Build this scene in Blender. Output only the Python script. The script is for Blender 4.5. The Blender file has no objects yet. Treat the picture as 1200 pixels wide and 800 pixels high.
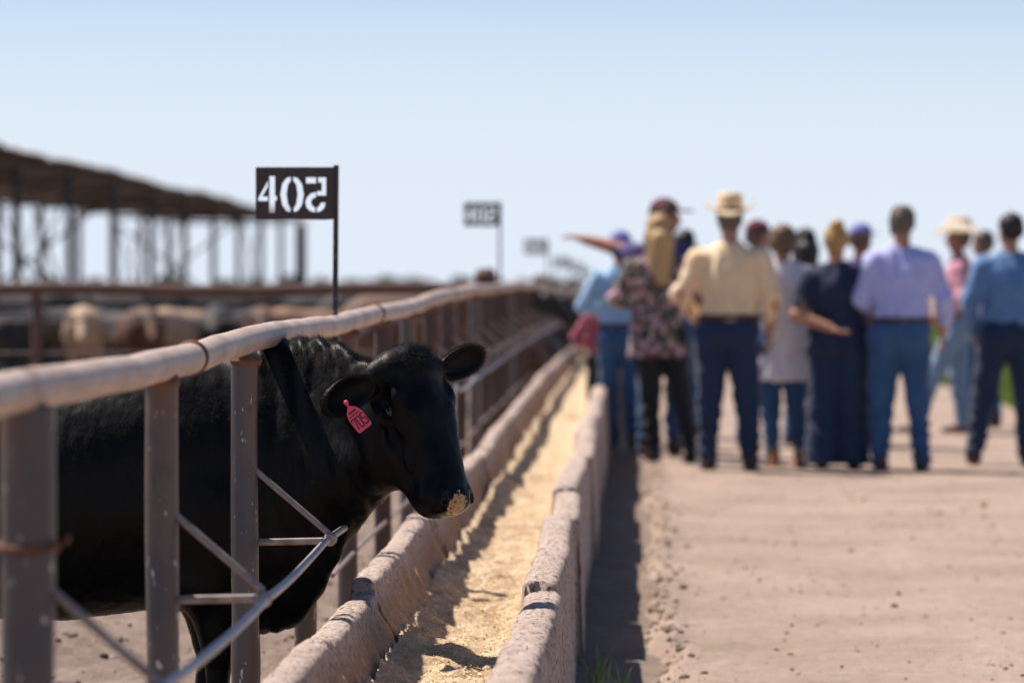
import bpy, bmesh, math, random
import numpy as np
from mathutils import Vector, Matrix, Euler
random.seed(7); RNG = np.random.default_rng(7)
R = math.radians
scene = bpy.context.scene
COL = scene.collection

# ------------------------------------------------------------------ camera, sky, sun, exposure
EYE = 1.42; F = 4500.0; VX, VY = 742.0, 310.0      # focal length in px of a 1200 px picture; where the trough runs to
cam = bpy.data.cameras.new('camera'); camo = bpy.data.objects.new('camera', cam); COL.objects.link(camo)
cam.sensor_width = 36; cam.lens = 135; cam.clip_start = 0.1; cam.clip_end = 20000
camo.location = (0, 0, EYE)
camo.rotation_euler = Euler((R(90) - math.atan(90/F), 0, math.atan(142/F)), 'XYZ')
cam.dof.use_dof = True; cam.dof.focus_distance = 10.62; cam.dof.aperture_fstop = 3.0; cam.dof.aperture_blades = 9
scene.camera = camo
SUNV = Vector((-0.49, 0.32, 1.0)).normalized()     # towards the sun
el = math.asin(SUNV.z); az = math.atan2(SUNV.x, SUNV.y)
world = bpy.data.worlds.new('World'); scene.world = world; world.use_nodes = True
nt = world.node_tree; nt.nodes.clear()
sky = nt.nodes.new('ShaderNodeTexSky'); sky.sky_type = 'NISHITA'; sky.sun_disc = False
sky.sun_elevation = el; sky.sun_rotation = az; sky.altitude = 0; sky.air_density = 0.6; sky.dust_density = 0.3; sky.ozone_density = 2.5
bg = nt.nodes.new('ShaderNodeBackground'); bg.inputs['Strength'].default_value = 0.087
wo = nt.nodes.new('ShaderNodeOutputWorld')
# pale dust haze low in the sky, the same all the way round
tcw = nt.nodes.new('ShaderNodeTexCoord'); sx = nt.nodes.new('ShaderNodeSeparateXYZ'); nt.links.new(tcw.outputs['Generated'], sx.inputs[0])
hz = nt.nodes.new('ShaderNodeMapRange'); hz.interpolation_type = 'SMOOTHERSTEP'; hz.inputs[1].default_value = .004; hz.inputs[2].default_value = .115; hz.inputs[3].default_value = 1.0; hz.inputs[4].default_value = 0.0
nt.links.new(sx.outputs['Z'], hz.inputs[0])
tint = nt.nodes.new('ShaderNodeMix'); tint.data_type = 'RGBA'; tint.inputs[7].default_value = (6.25, 6.85, 7.75, 1)
nt.links.new(hz.outputs[0], tint.inputs[0]); nt.links.new(sky.outputs[0], tint.inputs[6]); nt.links.new(tint.outputs[2], bg.inputs[0]); nt.links.new(bg.outputs[0], wo.inputs[0])
sl = bpy.data.lights.new('sun', 'SUN'); sl.energy = 5.0; sl.angle = R(0.53); sl.color = (1.0, 0.90, 0.80)
so = bpy.data.objects.new('sun', sl); COL.objects.link(so); so.rotation_euler = SUNV.to_track_quat('Z', 'Y').to_euler(); so.location = (-20, 25, 32)
scene.view_settings.view_transform = 'Standard'; scene.view_settings.look = 'None'
scene.view_settings.exposure = 0.5; scene.view_settings.gamma = 1.0
scene.render.engine = 'CYCLES'
scene.cycles.use_denoising = True

def gz(Y):
    "ground height along the road: flat, then falling gently away"
    Y = np.asarray(Y, float)
    sp = lambda v, w: w*np.logaddexp(0, v/w)
    return -0.010*sp(Y-36, 4.0) + 0.0035*sp(Y-85, 8.0)
def g(Y): return float(gz(Y))
def WX(px, Y): return (px-VX)/F*Y
def WZ(py, Y): return EYE-(py-VY)/F*Y
def W(px, py, Y): return np.array([WX(px, Y), Y, WZ(py, Y)])

# ------------------------------------------------------------------ numpy noise
_perm = RNG.permutation(256).astype(np.int64); _val = RNG.uniform(-1, 1, 256)
def _h(i, j, k): return _val[_perm[(_perm[(_perm[i & 255]+j) & 255]+k) & 255]]
def vnoise(P):
    P = np.asarray(P, float); I = np.floor(P).astype(np.int64); f = P-I; f = f*f*(3-2*f)
    i, j, k = I[..., 0], I[..., 1], I[..., 2]; u, v, w = f[..., 0], f[..., 1], f[..., 2]
    l = lambda a, b, t: a+(b-a)*t
    return l(l(l(_h(i, j, k), _h(i+1, j, k), u), l(_h(i, j+1, k), _h(i+1, j+1, k), u), v),
             l(l(_h(i, j, k+1), _h(i+1, j, k+1), u), l(_h(i, j+1, k+1), _h(i+1, j+1, k+1), u), v), w)
def fbm(P, s=1.0, o=4):
    P = np.asarray(P, float)*s; a = 1.0; t = 0
    for q in range(o): t = t+a*vnoise(P+17.3*q); P = P*2.03; a *= .5
    return t
def sstep(a, b, x): t = np.clip((np.asarray(x, float)-a)/(b-a), 0, 1); return t*t*(3-2*t)

# ------------------------------------------------------------------ object helpers
def mesh_np(name, V, Fc, smooth=True):
    me = bpy.data.meshes.new(name)
    V = np.asarray(V, np.float32)
    if isinstance(Fc, np.ndarray):
        n, k = Fc.shape
        me.vertices.add(len(V)); me.vertices.foreach_set('co', V.ravel())
        me.loops.add(n*k); me.loops.foreach_set('vertex_index', Fc.astype(np.int32).ravel())
        me.polygons.add(n); me.polygons.foreach_set('loop_start', np.arange(0, n*k, k, dtype=np.int32))
        me.polygons.foreach_set('loop_total', np.full(n, k, np.int32))
    else: me.from_pydata([tuple(map(float, v)) for v in V], [], Fc)
    me.update(calc_edges=True); me.validate()
    if smooth: me.polygons.foreach_set('use_smooth', np.ones(len(me.polygons), bool))
    return me
def link(name, me, mat=None, parent=None, loc=None, rot=None):
    o = bpy.data.objects.new(name, me); COL.objects.link(o)
    if mat is not None and me is not None:
        if len(me.materials) == 0: me.materials.append(mat)
    if parent is not None: o.parent = parent
    if loc is not None: o.location = loc
    if rot is not None: o.rotation_euler = rot
    return o
def tag(o, label=None, cat=None, group=None, kind=None):
    if label: o['label'] = label
    if cat: o['category'] = cat
    if group: o['group'] = group
    if kind: o['kind'] = kind
    return o
def thing(name, label, cat, loc=(0, 0, 0), rz=0, group=None):
    o = bpy.data.objects.new(name, None); COL.objects.link(o); o.empty_display_size = .2
    o.location = loc; o.rotation_euler = (0, 0, rz)
    return tag(o, label, cat, group)
def copy_tree(o, parent=None):
    c = o.copy(); COL.objects.link(c)
    if parent is not None: c.parent = parent
    for ch in list(o.children): copy_tree(ch, c)
    return c

class MB:
    "collects simple solids"
    def __init__(s): s.V = []; s.F = []; s.n = 0
    def add(s, V, Fc):
        for f in Fc: s.F.append([i+s.n for i in f])
        s.V.extend([tuple(v) for v in V]); s.n += len(V); return s
    def box(s, c, d, M=None):
        c = Vector(c); V = []
        for z in (-.5, .5):
            for x, y in ((-.5, -.5), (.5, -.5), (.5, .5), (-.5, .5)):
                v = Vector((x*d[0], y*d[1], z*d[2])); v = (M @ v if M else v)+c; V.append(v)
        return s.add(V, [[3, 2, 1, 0], [4, 5, 6, 7], [0, 1, 5, 4], [1, 2, 6, 5], [2, 3, 7, 6], [3, 0, 4, 7]])
    def tube(s, pts, r, n=12, caps=True):
        pts = [Vector(p) for p in pts]; rs = r if isinstance(r, (list, tuple)) else [r]*len(pts)
        V = []; Fc = []; ref = Vector((0, 0, 1))
        for i, p in enumerate(pts):
            t = (pts[min(i+1, len(pts)-1)]-pts[max(i-1, 0)]).normalized()
            a = ref if abs(t.dot(ref)) < .95 else Vector((1, 0, 0))
            u = t.cross(a).normalized(); v = u.cross(t)
            for k in range(n):
                th = 2*math.pi*k/n; V.append(p+(u*math.cos(th)+v*math.sin(th))*rs[i])
        for i in range(len(pts)-1):
            for k in range(n):
                a = i*n+k; b = i*n+(k+1) % n; Fc.append([a, b, b+n, a+n])
        if caps: Fc.append(list(range(n))[::-1]); Fc.append([(len(pts)-1)*n+k for k in range(n)])
        return s.add(V, Fc)
    def mesh(s, name, smooth=True):
        me = mesh_np(name, s.V, s.F, smooth)
        bm = bmesh.new(); bm.from_mesh(me); bmesh.ops.recalc_face_normals(bm, faces=bm.faces); bm.to_mesh(me); bm.free()
        if smooth:
            try: me.set_sharp_from_angle(angle=R(40))
            except Exception: pass
        return me
    def build(s, name, mat, parent=None, smooth=True, **k): return link(name, s.mesh(name, smooth), mat, parent, **k)

# ------------------------------------------------------------------ materials
def mat(name, base, base2=None, scale=8, rough=.8, bump=0.0, bscale=60, detail=8, metal=0, spec=.5, sheen=0, coords='Object', stretch=None,
        spots=None, spot_scale=40, spot_lo=.6, spot_hi=.7, ramp=(.35, .65), extra=None, bdist=.01):
    m = bpy.data.materials.new(name); m.use_nodes = True; n = m.node_tree; N = n.nodes; L = n.links
    b = N['Principled BSDF']; b.inputs['Roughness'].default_value = rough; b.inputs['Metallic'].default_value = metal
    b.inputs['Specular IOR Level'].default_value = spec
    if sheen: b.inputs['Sheen Weight'].default_value = sheen
    tc = N.new('ShaderNodeTexCoord'); out = tc.outputs[coords]
    if stretch:
        mp = N.new('ShaderNodeMapping'); mp.inputs['Scale'].default_value = stretch; L.new(out, mp.inputs[0]); out = mp.outputs[0]
    col = None
    def rgb(c): return (c[0], c[1], c[2], 1)
    if base2:
        t = N.new('ShaderNodeTexNoise'); t.inputs['Scale'].default_value = scale; t.inputs['Detail'].default_value = detail; t.inputs['Roughness'].default_value = .6; L.new(out, t.inputs['Vector'])
        mr = N.new('ShaderNodeMapRange'); mr.inputs[1].default_value = ramp[0]; mr.inputs[2].default_value = ramp[1]; L.new(t.outputs['Fac'], mr.inputs[0])
        mx = N.new('ShaderNodeMix'); mx.data_type = 'RGBA'; mx.inputs[6].default_value = rgb(base); mx.inputs[7].default_value = rgb(base2); L.new(mr.outputs[0], mx.inputs[0]); col = mx.outputs[2]
    else:
        b.inputs['Base Color'].default_value = rgb(base)
    for sp in (spots or []):
        c, sc, lo, hi = sp
        t = N.new('ShaderNodeTexNoise'); t.inputs['Scale'].default_value = sc; t.inputs['Detail'].default_value = 5; L.new(out, t.inputs['Vector'])
        mr = N.new('ShaderNodeMapRange'); mr.inputs[1].default_value = lo; mr.inputs[2].default_value = hi; L.new(t.outputs['Fac'], mr.inputs[0])
        mx = N.new('ShaderNodeMix'); mx.data_type = 'RGBA'; mx.inputs[7].default_value = rgb(c); L.new(mr.outputs[0], mx.inputs[0])
        if col is None: mx.inputs[6].default_value = rgb(base)
        else: L.new(col, mx.inputs[6])
        col = mx.outputs[2]
    if col is not None: L.new(col, b.inputs['Base Color'])
    if bump:
        t = N.new('ShaderNodeTexNoise'); t.inputs['Scale'].default_value = bscale; t.inputs['Detail'].default_value = 10; t.inputs['Roughness'].default_value = .65; L.new(out, t.inputs['Vector'])
        bp = N.new('ShaderNodeBump'); bp.inputs['Strength'].default_value = bump; bp.inputs['Distance'].default_value = bdist; L.new(t.outputs['Fac'], bp.inputs['Height']); L.new(bp.outputs[0], b.inputs['Normal'])
    m['col'] = 0
    if extra: extra(m, N, L, b, out, col)
    return m

M = {}
RUST = (.16, .065, .03)
M['rail'] = mat('pipe_rail', (.56, .45, .385), (.38, .27, .215), scale=9, rough=.55, bump=.25, bscale=70, spots=[(RUST, 5, .62, .72), ((.40, .34, .30), 40, .6, .75)], stretch=(1, .35, 1), bdist=.003)
M['post'] = mat('pipe_post', (.075, .070, .076), (.15, .108, .088), scale=5, rough=.45, metal=.3, bump=.6, bscale=40, spots=[((.17, .075, .035), 5, .53, .66), ((.045, .04, .04), 9, .60, .70), ((.50, .48, .45), 70, .66, .72)], stretch=(1, 1, .4), bdist=.003)
M['post_rusty'] = mat('rusty_pipe_post', (.060, .034, .026), (.085, .060, .050), scale=7, rough=.75, bump=.4, bscale=60, spots=[((.19, .085, .045), 6, .52, .68)], stretch=(1, 1, .4), bdist=.003)
M['rod'] = mat('steel_rod', (.20, .15, .13), (.36, .31, .29), scale=20, rough=.5, metal=.4, bump=.3, bscale=120, bdist=.002)
M['cable'] = mat('galvanised_cable', (.46, .44, .44), (.30, .28, .27), scale=22, rough=.5, metal=.25, bump=.2, bscale=150, bdist=.002)
M['rust'] = mat('rusty_iron', (.20, .085, .04), (.10, .05, .035), scale=20, rough=.8, bump=.5, bscale=80, bdist=.004)
M['sign'] = mat('rusted_sheet', (.055, .038, .037), (.085, .058, .050), scale=22, rough=.6, bump=.25, bscale=90, spots=[((.10, .05, .035), 30, .6, .75)], bdist=.002)
M['signpole'] = mat('black_painted_rod', (.02, .016, .017), (.035, .025, .022), scale=40, rough=.55, spots=[((.45, .42, .42), 60, .62, .68)])
def stain(m, N, L, b, out, col):
    # feed residue ground into the inside of the trough
    sx_ = N.new('ShaderNodeSeparateXYZ'); L.new(out, sx_.inputs[0])
    def mr_(src, a, c): q = N.new('ShaderNodeMapRange'); q.inputs[1].default_value = a; q.inputs[2].default_value = c; L.new(src, q.inputs[0]); return q.outputs[0]
    a1 = mr_(sx_.outputs['X'], -.745, -.715); a2 = mr_(sx_.outputs['X'], -.300, -.325); a3 = mr_(sx_.outputs['Z'], .49, .40)
    t = N.new('ShaderNodeTexNoise'); t.inputs['Scale'].default_value = 16; t.inputs['Detail'].default_value = 6; L.new(out, t.inputs['Vector'])
    a4 = mr_(t.outputs['Fac'], .25, .6); v = a1
    for w in (a2, a3, a4):
        mu = N.new('ShaderNodeMath'); mu.operation = 'MULTIPLY'; L.new(v, mu.inputs[0]); L.new(w, mu.inputs[1]); v = mu.outputs[0]
    mx = N.new('ShaderNodeMix'); mx.data_type = 'RGBA'; L.new(v, mx.inputs[0]); L.new(col, mx.inputs[6]); mx.inputs[7].default_value = (.50, .30, .16, 1); L.new(mx.outputs[2], b.inputs['Base Color'])
M['concrete'] = mat('weathered_concrete', (.60, .475, .41), (.48, .365, .305), scale=7, rough=.92, bump=1.0, bscale=110, extra=stain, spots=[((.19, .135, .11), 60, .555, .62), ((.72, .62, .54), 85, .58, .64), ((.62, .50, .40), 16, .62, .8), ((.40, .24, .12), 3.0, .6, .75)], bdist=.012)
M['feed'] = mat('milled_feed', (.72, .565, .375), (.55, .375, .22), scale=7, rough=.95, bump=1.0, bscale=120, spots=[((.42, .27, .145), 5.5, .55, .70), ((.86, .74, .54), 60, .54, .66), ((.30, .18, .09), 40, .62, .72)], bdist=.012)
M['flake'] = None
def island(m, N, L, b, out, col):
    ge = N.new('ShaderNodeNewGeometry'); cr = N.new('ShaderNodeValToRGB'); e = cr.color_ramp
    cols = m_cols; e.elements[0].color = (*cols[0], 1); e.elements[1].color = (*cols[-1], 1)
    for i, c in enumerate(cols[1:-1]): q = e.elements.new((i+1)/(len(cols)-1)); q.color = (*c, 1)
    L.new(ge.outputs['Random Per Island'], cr.inputs[0]); L.new(cr.outputs[0], b.inputs['Base Color'])
m_cols = [(.42, .26, .12), (.70, .48, .22), (.85, .68, .38), (.92, .82, .60)]
M['flake'] = mat('feed_flakes', (.7, .5, .3), rough=.9, extra=island)
m_cols = [(.10, .075, .06), (.22, .17, .13), (.34, .27, .215)]
M['clod'] = mat('dry_clods', (.3, .2, .1), rough=.95, bump=.5, bscale=90, extra=island)
m_cols = [(.12, .24, .03), (.20, .34, .05), (.32, .40, .10)]
M['grass'] = mat('grass_blades', (.1, .2, .05), rough=.7, extra=island)
M['cow'] = mat('black_hide', (.0008, .0012, .0019), (.0022, .0022, .0026), scale=25, rough=.48, bump=.32, bscale=70, spec=.17, stretch=(1, 1, .35), bdist=.004)
M['hair'] = mat('black_coat_hair', (.010, .009, .009), (.050, .040, .034), scale=14, rough=.8, spec=.12)
M['eye'] = mat('wet_dark_eye', (.006, .004, .003), rough=.06, spec=.7)
M['hoof'] = mat('horn_hoof', (.03, .025, .02), (.06, .05, .04), scale=30, rough=.6)
M['tagpink'] = mat('pink_ear_tag', (.78, .075, .15), rough=.42)
M['ink'] = mat('tag_ink', (.02, .012, .02), rough=.6)
M['earin'] = mat('ear_inner', (.045, .028, .028), (.018, .014, .014), scale=30, rough=.7)

def dirt_mat(name, c1, c2, c3, sc=1.0, tracks=False):
    def ex(m, N, L, b, out, col):
        t = N.new('ShaderNodeTexNoise'); t.inputs['Scale'].default_value = 1.1*sc; t.inputs['Detail'].default_value = 4; L.new(out, t.inputs['Vector'])
        mr = N.new('ShaderNodeMapRange'); mr.inputs[1].default_value = .4; mr.inputs[2].default_value = .7; L.new(t.outputs['Fac'], mr.inputs[0])
        mx = N.new('ShaderNodeMix'); mx.data_type = 'RGBA'; mx.blend_type = 'MULTIPLY'; mx.inputs[7].default_value = (*c3, 1); L.new(mr.outputs[0], mx.inputs[0]); L.new(col, mx.inputs[6]); L.new(mx.outputs[2], b.inputs['Base Color'])
    return mat(name, c1, c2, scale=14*sc, rough=.95, bump=.85, bscale=22*sc, extra=ex, bdist=.03, spots=[((c1[0]*.4, c1[1]*.36, c1[2]*.34), 26*sc, .68, .74)])
M['road'] = dirt_mat('packed_dirt', (.435, .33, .262), (.355, .262, .208), (.74, .73, .72))
M['ground'] = dirt_mat('pen_dirt', (.275, .208, .165), (.205, .152, .122), (.8, .78, .76))

# ------------------------------------------------------------------ signed distance modelling
def cap(a, b, ra, rb):
    a = np.array(a, float); b = np.array(b, float); ab = b-a; L2 = max(ab@ab, 1e-12)
    def f(P):
        q = P-a; t = np.clip(q@ab/L2, 0, 1)
        return np.linalg.norm(q-t[:, None]*ab, axis=1)-(ra+(rb-ra)*t)
    return f
def ell(c, r, Rm=None):
    c = np.array(c, float); r = np.array(r, float)
    def f(P):
        q = P-c
        if Rm is not None: q = q@Rm          # columns of Rm = local axes
        k0 = np.linalg.norm(q/r, axis=1); k1 = np.linalg.norm(q/(r*r), axis=1)+1e-9
        return k0*(k0-1)/k1
    return f
def halfspace(p, n):
    p = np.array(p, float); n = np.array(n, float); n /= np.linalg.norm(n)
    return lambda P: (P-p)@n
class SD:
    def __init__(s): s.p = []
    def u(s, f, k=.03): s.p.append(('u', f, k)); return s
    def sub(s, f, k=.01): s.p.append(('s', f, k)); return s
    def inter(s, f, k=.005): s.p.append(('i', f, k)); return s
    def __call__(s, P):
        d = None
        for m, f, k in s.p:
            e = f(P)
            if d is None: d = e; continue
            if m == 'u': h = np.clip(.5+.5*(d-e)/k, 0, 1); d = d*(1-h)+e*h-k*h*(1-h)
            else:
                if m == 's': e = -e
                h = np.clip(.5-.5*(d-e)/k, 0, 1); d = d*(1-h)+e*h+k*h*(1-h)
        return d
def polygonise(sd, lo, hi, h, disp=None, project=2):
    lo = np.array(lo, float); hi = np.array(hi, float); c = 4
    n = (np.ceil((hi-lo)/(h*c)).astype(int))+1
    ax = [lo[i]+np.arange(n[i])*h*c for i in range(3)]
    G = np.stack(np.meshgrid(*ax, indexing='ij'), -1).reshape(-1, 3)
    dc = sd(G).reshape(n)
    # cell = block of c^3 samples starting at a coarse node
    big = h*c*1.9
    near = np.abs(dc) < big
    D = np.repeat(np.repeat(np.repeat(dc, c, 0), c, 1), c, 2)
    m = np.repeat(np.repeat(np.repeat(near, c, 0), c, 1), c, 2)
    ii = np.argwhere(m); D[m] = sd(lo+ii*h)
    N = D.shape; ins = D < 0
    # vertices
    cs = np.zeros((N[0]-1, N[1]-1, N[2]-1), np.int8)
    for a in (0, 1):
        for b in (0, 1):
            for e in (0, 1): cs += ins[a:N[0]-1+a, b:N[1]-1+b, e:N[2]-1+e]
    act = (cs > 0) & (cs < 8); cells = np.argwhere(act)
    idx = -np.ones(act.shape, np.int64); idx[act] = np.arange(len(cells))
    acc = np.zeros((len(cells), 3)); cnt = np.zeros(len(cells))
    cor = [(a, b, e) for a in (0, 1) for b in (0, 1) for e in (0, 1)]
    for p in cor:
        for axn in range(3):
            if p[axn]: continue
            q = list(p); q[axn] = 1
            dp = D[tuple((cells+p).T)]; dq = D[tuple((cells+q).T)]
            cr = (dp < 0) != (dq < 0); t = np.where(cr, dp/(dp-dq+1e-12*(dp == dq)), 0)
            pt = np.array(p, float)[None].repeat(len(cells), 0); pt[:, axn] += t
            acc[cr] += pt[cr]; cnt[cr] += 1
    V = lo+(cells+acc/cnt[:, None])*h
    Fs = []
    for axn in range(3):
        sl0 = [slice(None)]*3; sl1 = [slice(None)]*3; sl0[axn] = slice(0, -1); sl1[axn] = slice(1, None)
        a = ins[tuple(sl0)]; b = ins[tuple(sl1)]
        e = np.argwhere(a != b); u, v = (axn+1) % 3, (axn+2) % 3
        ok = (e[:, u] > 0) & (e[:, v] > 0) & (e[:, u] < N[u]-1) & (e[:, v] < N[v]-1) & (e[:, axn] < N[axn]-1); e = e[ok]
        def cell(du, dv):
            q = e.copy(); q[:, u] -= du; q[:, v] -= dv; return idx[tuple(q.T)]
        Q = np.stack([cell(1, 1), cell(0, 1), cell(0, 0), cell(1, 0)], 1)
        flip = ~a[tuple(e.T)]; Q[flip] = Q[flip][:, ::-1]; Fs.append(Q)
    Fc = np.concatenate(Fs)
    def grad(V):
        e = h*.5; gx = np.stack([sd(V+np.eye(3)[i]*e)-sd(V-np.eye(3)[i]*e) for i in range(3)], 1)/(2*e)
        return gx
    for it in range(project):
        gx = grad(V); g2 = (gx*gx).sum(1)+1e-3
        st = sd(V)[:, None]*gx/g2[:, None]; ln = np.linalg.norm(st, axis=1, keepdims=True); st *= np.minimum(1, .5*h/(ln+1e-9)); V = V-st
    if disp is not None:
        gx = grad(V); nn = gx/(np.linalg.norm(gx, axis=1, keepdims=True)+1e-9); V = V+nn*disp(V, nn)[:, None]
    return V, Fc
def basis(f, u):
    f = np.array(f, float); f /= np.linalg.norm(f); u = np.array(u, float); u = u-f*(u@f); u /= np.linalg.norm(u)
    return np.stack([f, u, np.cross(f, u)], 1)

# ------------------------------------------------------------------ ground, road, verge, sky line
def axis(segs):
    out = []
    for a, b, s in segs: out += list(np.arange(a, b-1e-6, s))
    out.append(segs[-1][1]); return np.array(out)
def geo(a, b, r):
    v = [a]
    while v[-1] < b: v.append(v[-1]*r)
    return v
def sheet(name, xs, ys, zf, m, **k):
    Xg, Yg = np.meshgrid(xs, ys, indexing='ij'); Zg = zf(Xg, Yg)
    V = np.stack([Xg, Yg, Zg], -1).reshape(-1, 3); nx, ny = len(xs), len(ys)
    i = (np.arange(nx-1)[:, None]*ny+np.arange(ny-1)[None]).reshape(-1)
    Fc = np.stack([i, i+ny, i+ny+1, i+1], 1)
    return tag(link(name, mesh_np(name, V, Fc), m), **k)
def lump(X, Y, s, o=3, q=0.0): return fbm(np.stack([X, Y, np.full_like(X, q)], -1), s, o)
def zground(X, Y):
    z = gz(Y)
    pen = sstep(-.85, -1.25, X)*sstep(140, 60, Y)
    rough = sstep(60, 25, Y)
    z = z+pen*(-.02+rough*(.035*lump(X, Y, 3.2, 4)+.034*np.abs(lump(X, Y, 7.0, 4, 4.2))))
    gut = sstep(-.75, -.2, X)*sstep(.30, .12, X)
    z = z-gut*.03+gut*rough*(.010*lump(X, Y, 7, 4, 2.2))
    z = z-sstep(.25, .5, X)*.05*sstep(4.6, 4.0, X)
    return z
xs = np.array([-v for v in geo(7.0, 5000, 1.28)][::-1]+list(axis([(-6.9, -4, .10), (-4, -1.0, .045), (-1.0, .30, .03), (.30, .6, .1), (.6, 7, .6)]))+geo(7.2, 5000, 1.28))
ys = np.array([-30, -10, 0, 4]+list(axis([(6, 9, .3), (9, 20, .045), (20, 34, .10), (34, 60, .3), (60, 140, 2)]))+geo(143, 9000, 1.12))
ground = sheet('ground', xs, ys, zground, M['ground'], kind='structure')
def road_left(Y): return .10+.045*fbm(np.stack([np.zeros_like(Y), Y, Y*0+9], -1), 1.3, 4)
def zroad(X, Y):
    e = road_left(Y); d = X-e
    z = gz(Y)+.012+.0*X
    edge = sstep(-.05, .06, d)
    near = sstep(40, 16, Y)
    z = z+(edge-1)*.055+.020*np.exp(-((d-.07)/.07)**2)*near*(.4+1.0*lump(X, Y, 4, 4, 1.0))
    z = z+edge*(.006*lump(X, Y, 1.3, 3, 5.1)+near*.004*lump(X, Y, 9.0, 3, 6.6))
    for tx in (.95, 1.2, 2.55, 2.8): z = z-.010*np.exp(-((X-tx-.05*np.sin(Y*.11+tx))/.09)**2)*(.6+.5*lump(X*2, Y, .9, 3, tx))
    z = z-.05*sstep(3.9, 4.15, X)
    return z
xr = axis([(.0, .45, .015), (.45, 4.8, .08)]); yr = np.array(list(axis([(5, 9, .2), (9, 20, .035), (20, 40, .12), (40, 100, 1)]))+geo(101, 1500, 1.1))
road = sheet('road', xr, yr, zroad, M['road'], kind='structure')

# grass verge beyond the road: a far green strip
def blades(spots_, hgt, w, name, m, **k):
    V = []; Fc = []
    n = len(spots_); th = RNG.uniform(0, 6.28, n); hh = hgt*RNG.uniform(.5, 1.2, n); ln = RNG.normal(0, .3, (n, 2))*hh[:, None]
    b = np.array(spots_); dx = np.stack([np.cos(th), np.sin(th), th*0], 1)*w*.5
    top = b+np.stack([ln[:, 0], ln[:, 1], hh], 1); mid = b+np.stack([ln[:, 0]*.35, ln[:, 1]*.35, hh*.55], 1)
    V = np.stack([b-dx, b+dx, mid+dx*.8, top, mid-dx*.8], 1).reshape(-1, 3)
    i = np.arange(n)*5; Fc = np.stack([i, i+1, i+2, i+3, i+4], 1)
    return tag(link(name, mesh_np(name, V, Fc, False), m), **k)
n = 60000; gy = 28+ (RNG.uniform(0, 1, n)**1.6)*110; gx = 3.98+.18*np.sin(gy*.3)+RNG.uniform(0, 1, n)**1.5*9
blades(np.stack([gx, gy, gz(gy)-.03], 1), .34, .03, 'grass_verge', M['grass'], kind='stuff', label='bright green grass strip along the far side of the dirt road', cat='grass')
# small weeds in the shaded gutter
for k, (px, Y, hh, nb) in enumerate(((703, 12.9, .16, 18), (726, 12.7, .14, 14))):
    b = W(px, 0, Y); pts = np.array([[b[0]+RNG.normal(0, .012), Y+RNG.normal(0, .03), -.03] for _ in range(nb)])
    blades(pts, hh, .006, 'grass_tuft', M['grass'], label=['tall thin green grass tuft closest to the outer trough wall, in its shade', 'short green grass tuft nearer the sunlit dirt edge, in the trough shade'][k], cat='grass tuft', group='weeds growing in the shaded gutter')

def pebbles(n, fn, smin, smax, name, m, **k):
    ico = bmesh.new(); bmesh.ops.create_icosphere(ico, subdivisions=1, radius=1); bv = np.array([v.co[:] for v in ico.verts]); bf = np.array([[v.index for v in f.verts] for f in ico.faces]); ico.free()
    P = fn(n); n = len(P); s = smin+(smax-smin)*RNG.uniform(0, 1, n)**4
    sc = RNG.uniform(.6, 1.3, (n, 1, 3))*np.array([1, 1, .6]); jit = RNG.uniform(.75, 1.2, (n, len(bv), 1))
    V = P[:, None]+bv[None]*jit*sc*s[:, None, None]
    Fc = (bf[None]+np.arange(n)[:, None, None]*len(bv)).reshape(-1, 3)
    return tag(link(name, mesh_np(name, V.reshape(-1, 3), Fc, False), m), **k)
def f_road(n):
    Y = 9+RNG.uniform(0, 1, n)**1.4*22; X = RNG.uniform(.12, 4, n); return np.stack([X, Y, zroad(X, Y)], 1)
def f_edge(n):
    Y = 9+RNG.uniform(0, 1, n)**1.3*22; X = road_left(Y)+RNG.normal(.02, .055, n); return np.stack([X, Y, zroad(X, Y)+.002], 1)
def f_pen(n):
    Y = 9+RNG.uniform(0, 1, n)**1.4*18; X = RNG.uniform(-4.5, -1.0, n); return np.stack([X, Y, zground(X, Y)], 1)
pebbles(4200, f_road, .0020, .015, 'road_gravel', M['clod'], kind='stuff', label='small dark pebbles and clods scattered over the dirt road', cat='gravel')
def f_few(n):
    Y = RNG.uniform(12.8, 24, n); X = RNG.uniform(.5, 2.6, n); return np.stack([X, Y, zroad(X, Y)+.002], 1)
m_cols = [(.04, .03, .022), (.08, .055, .04), (.12, .085, .06)]
M['dung'] = mat('dark_clods', (.08, .06, .04), rough=.95, bump=.5, bscale=90, extra=island)
pebbles(46, f_few, .008, .026, 'dark_clods', M['dung'], kind='stuff', label='a few larger dark brown clods lying on the dirt road', cat='clods')
pebbles(1500, f_edge, .003, .024, 'edge_clods', M['clod'], kind='stuff', label='crumbled dirt clods along the broken road edge beside the trough shade', cat='dirt clods')
pebbles(6000, f_pen, .004, .030, 'pen_clods', M['clod'], kind='stuff', label='dry dung and dirt clods churned over the pen floor', cat='dirt clods')

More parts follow.
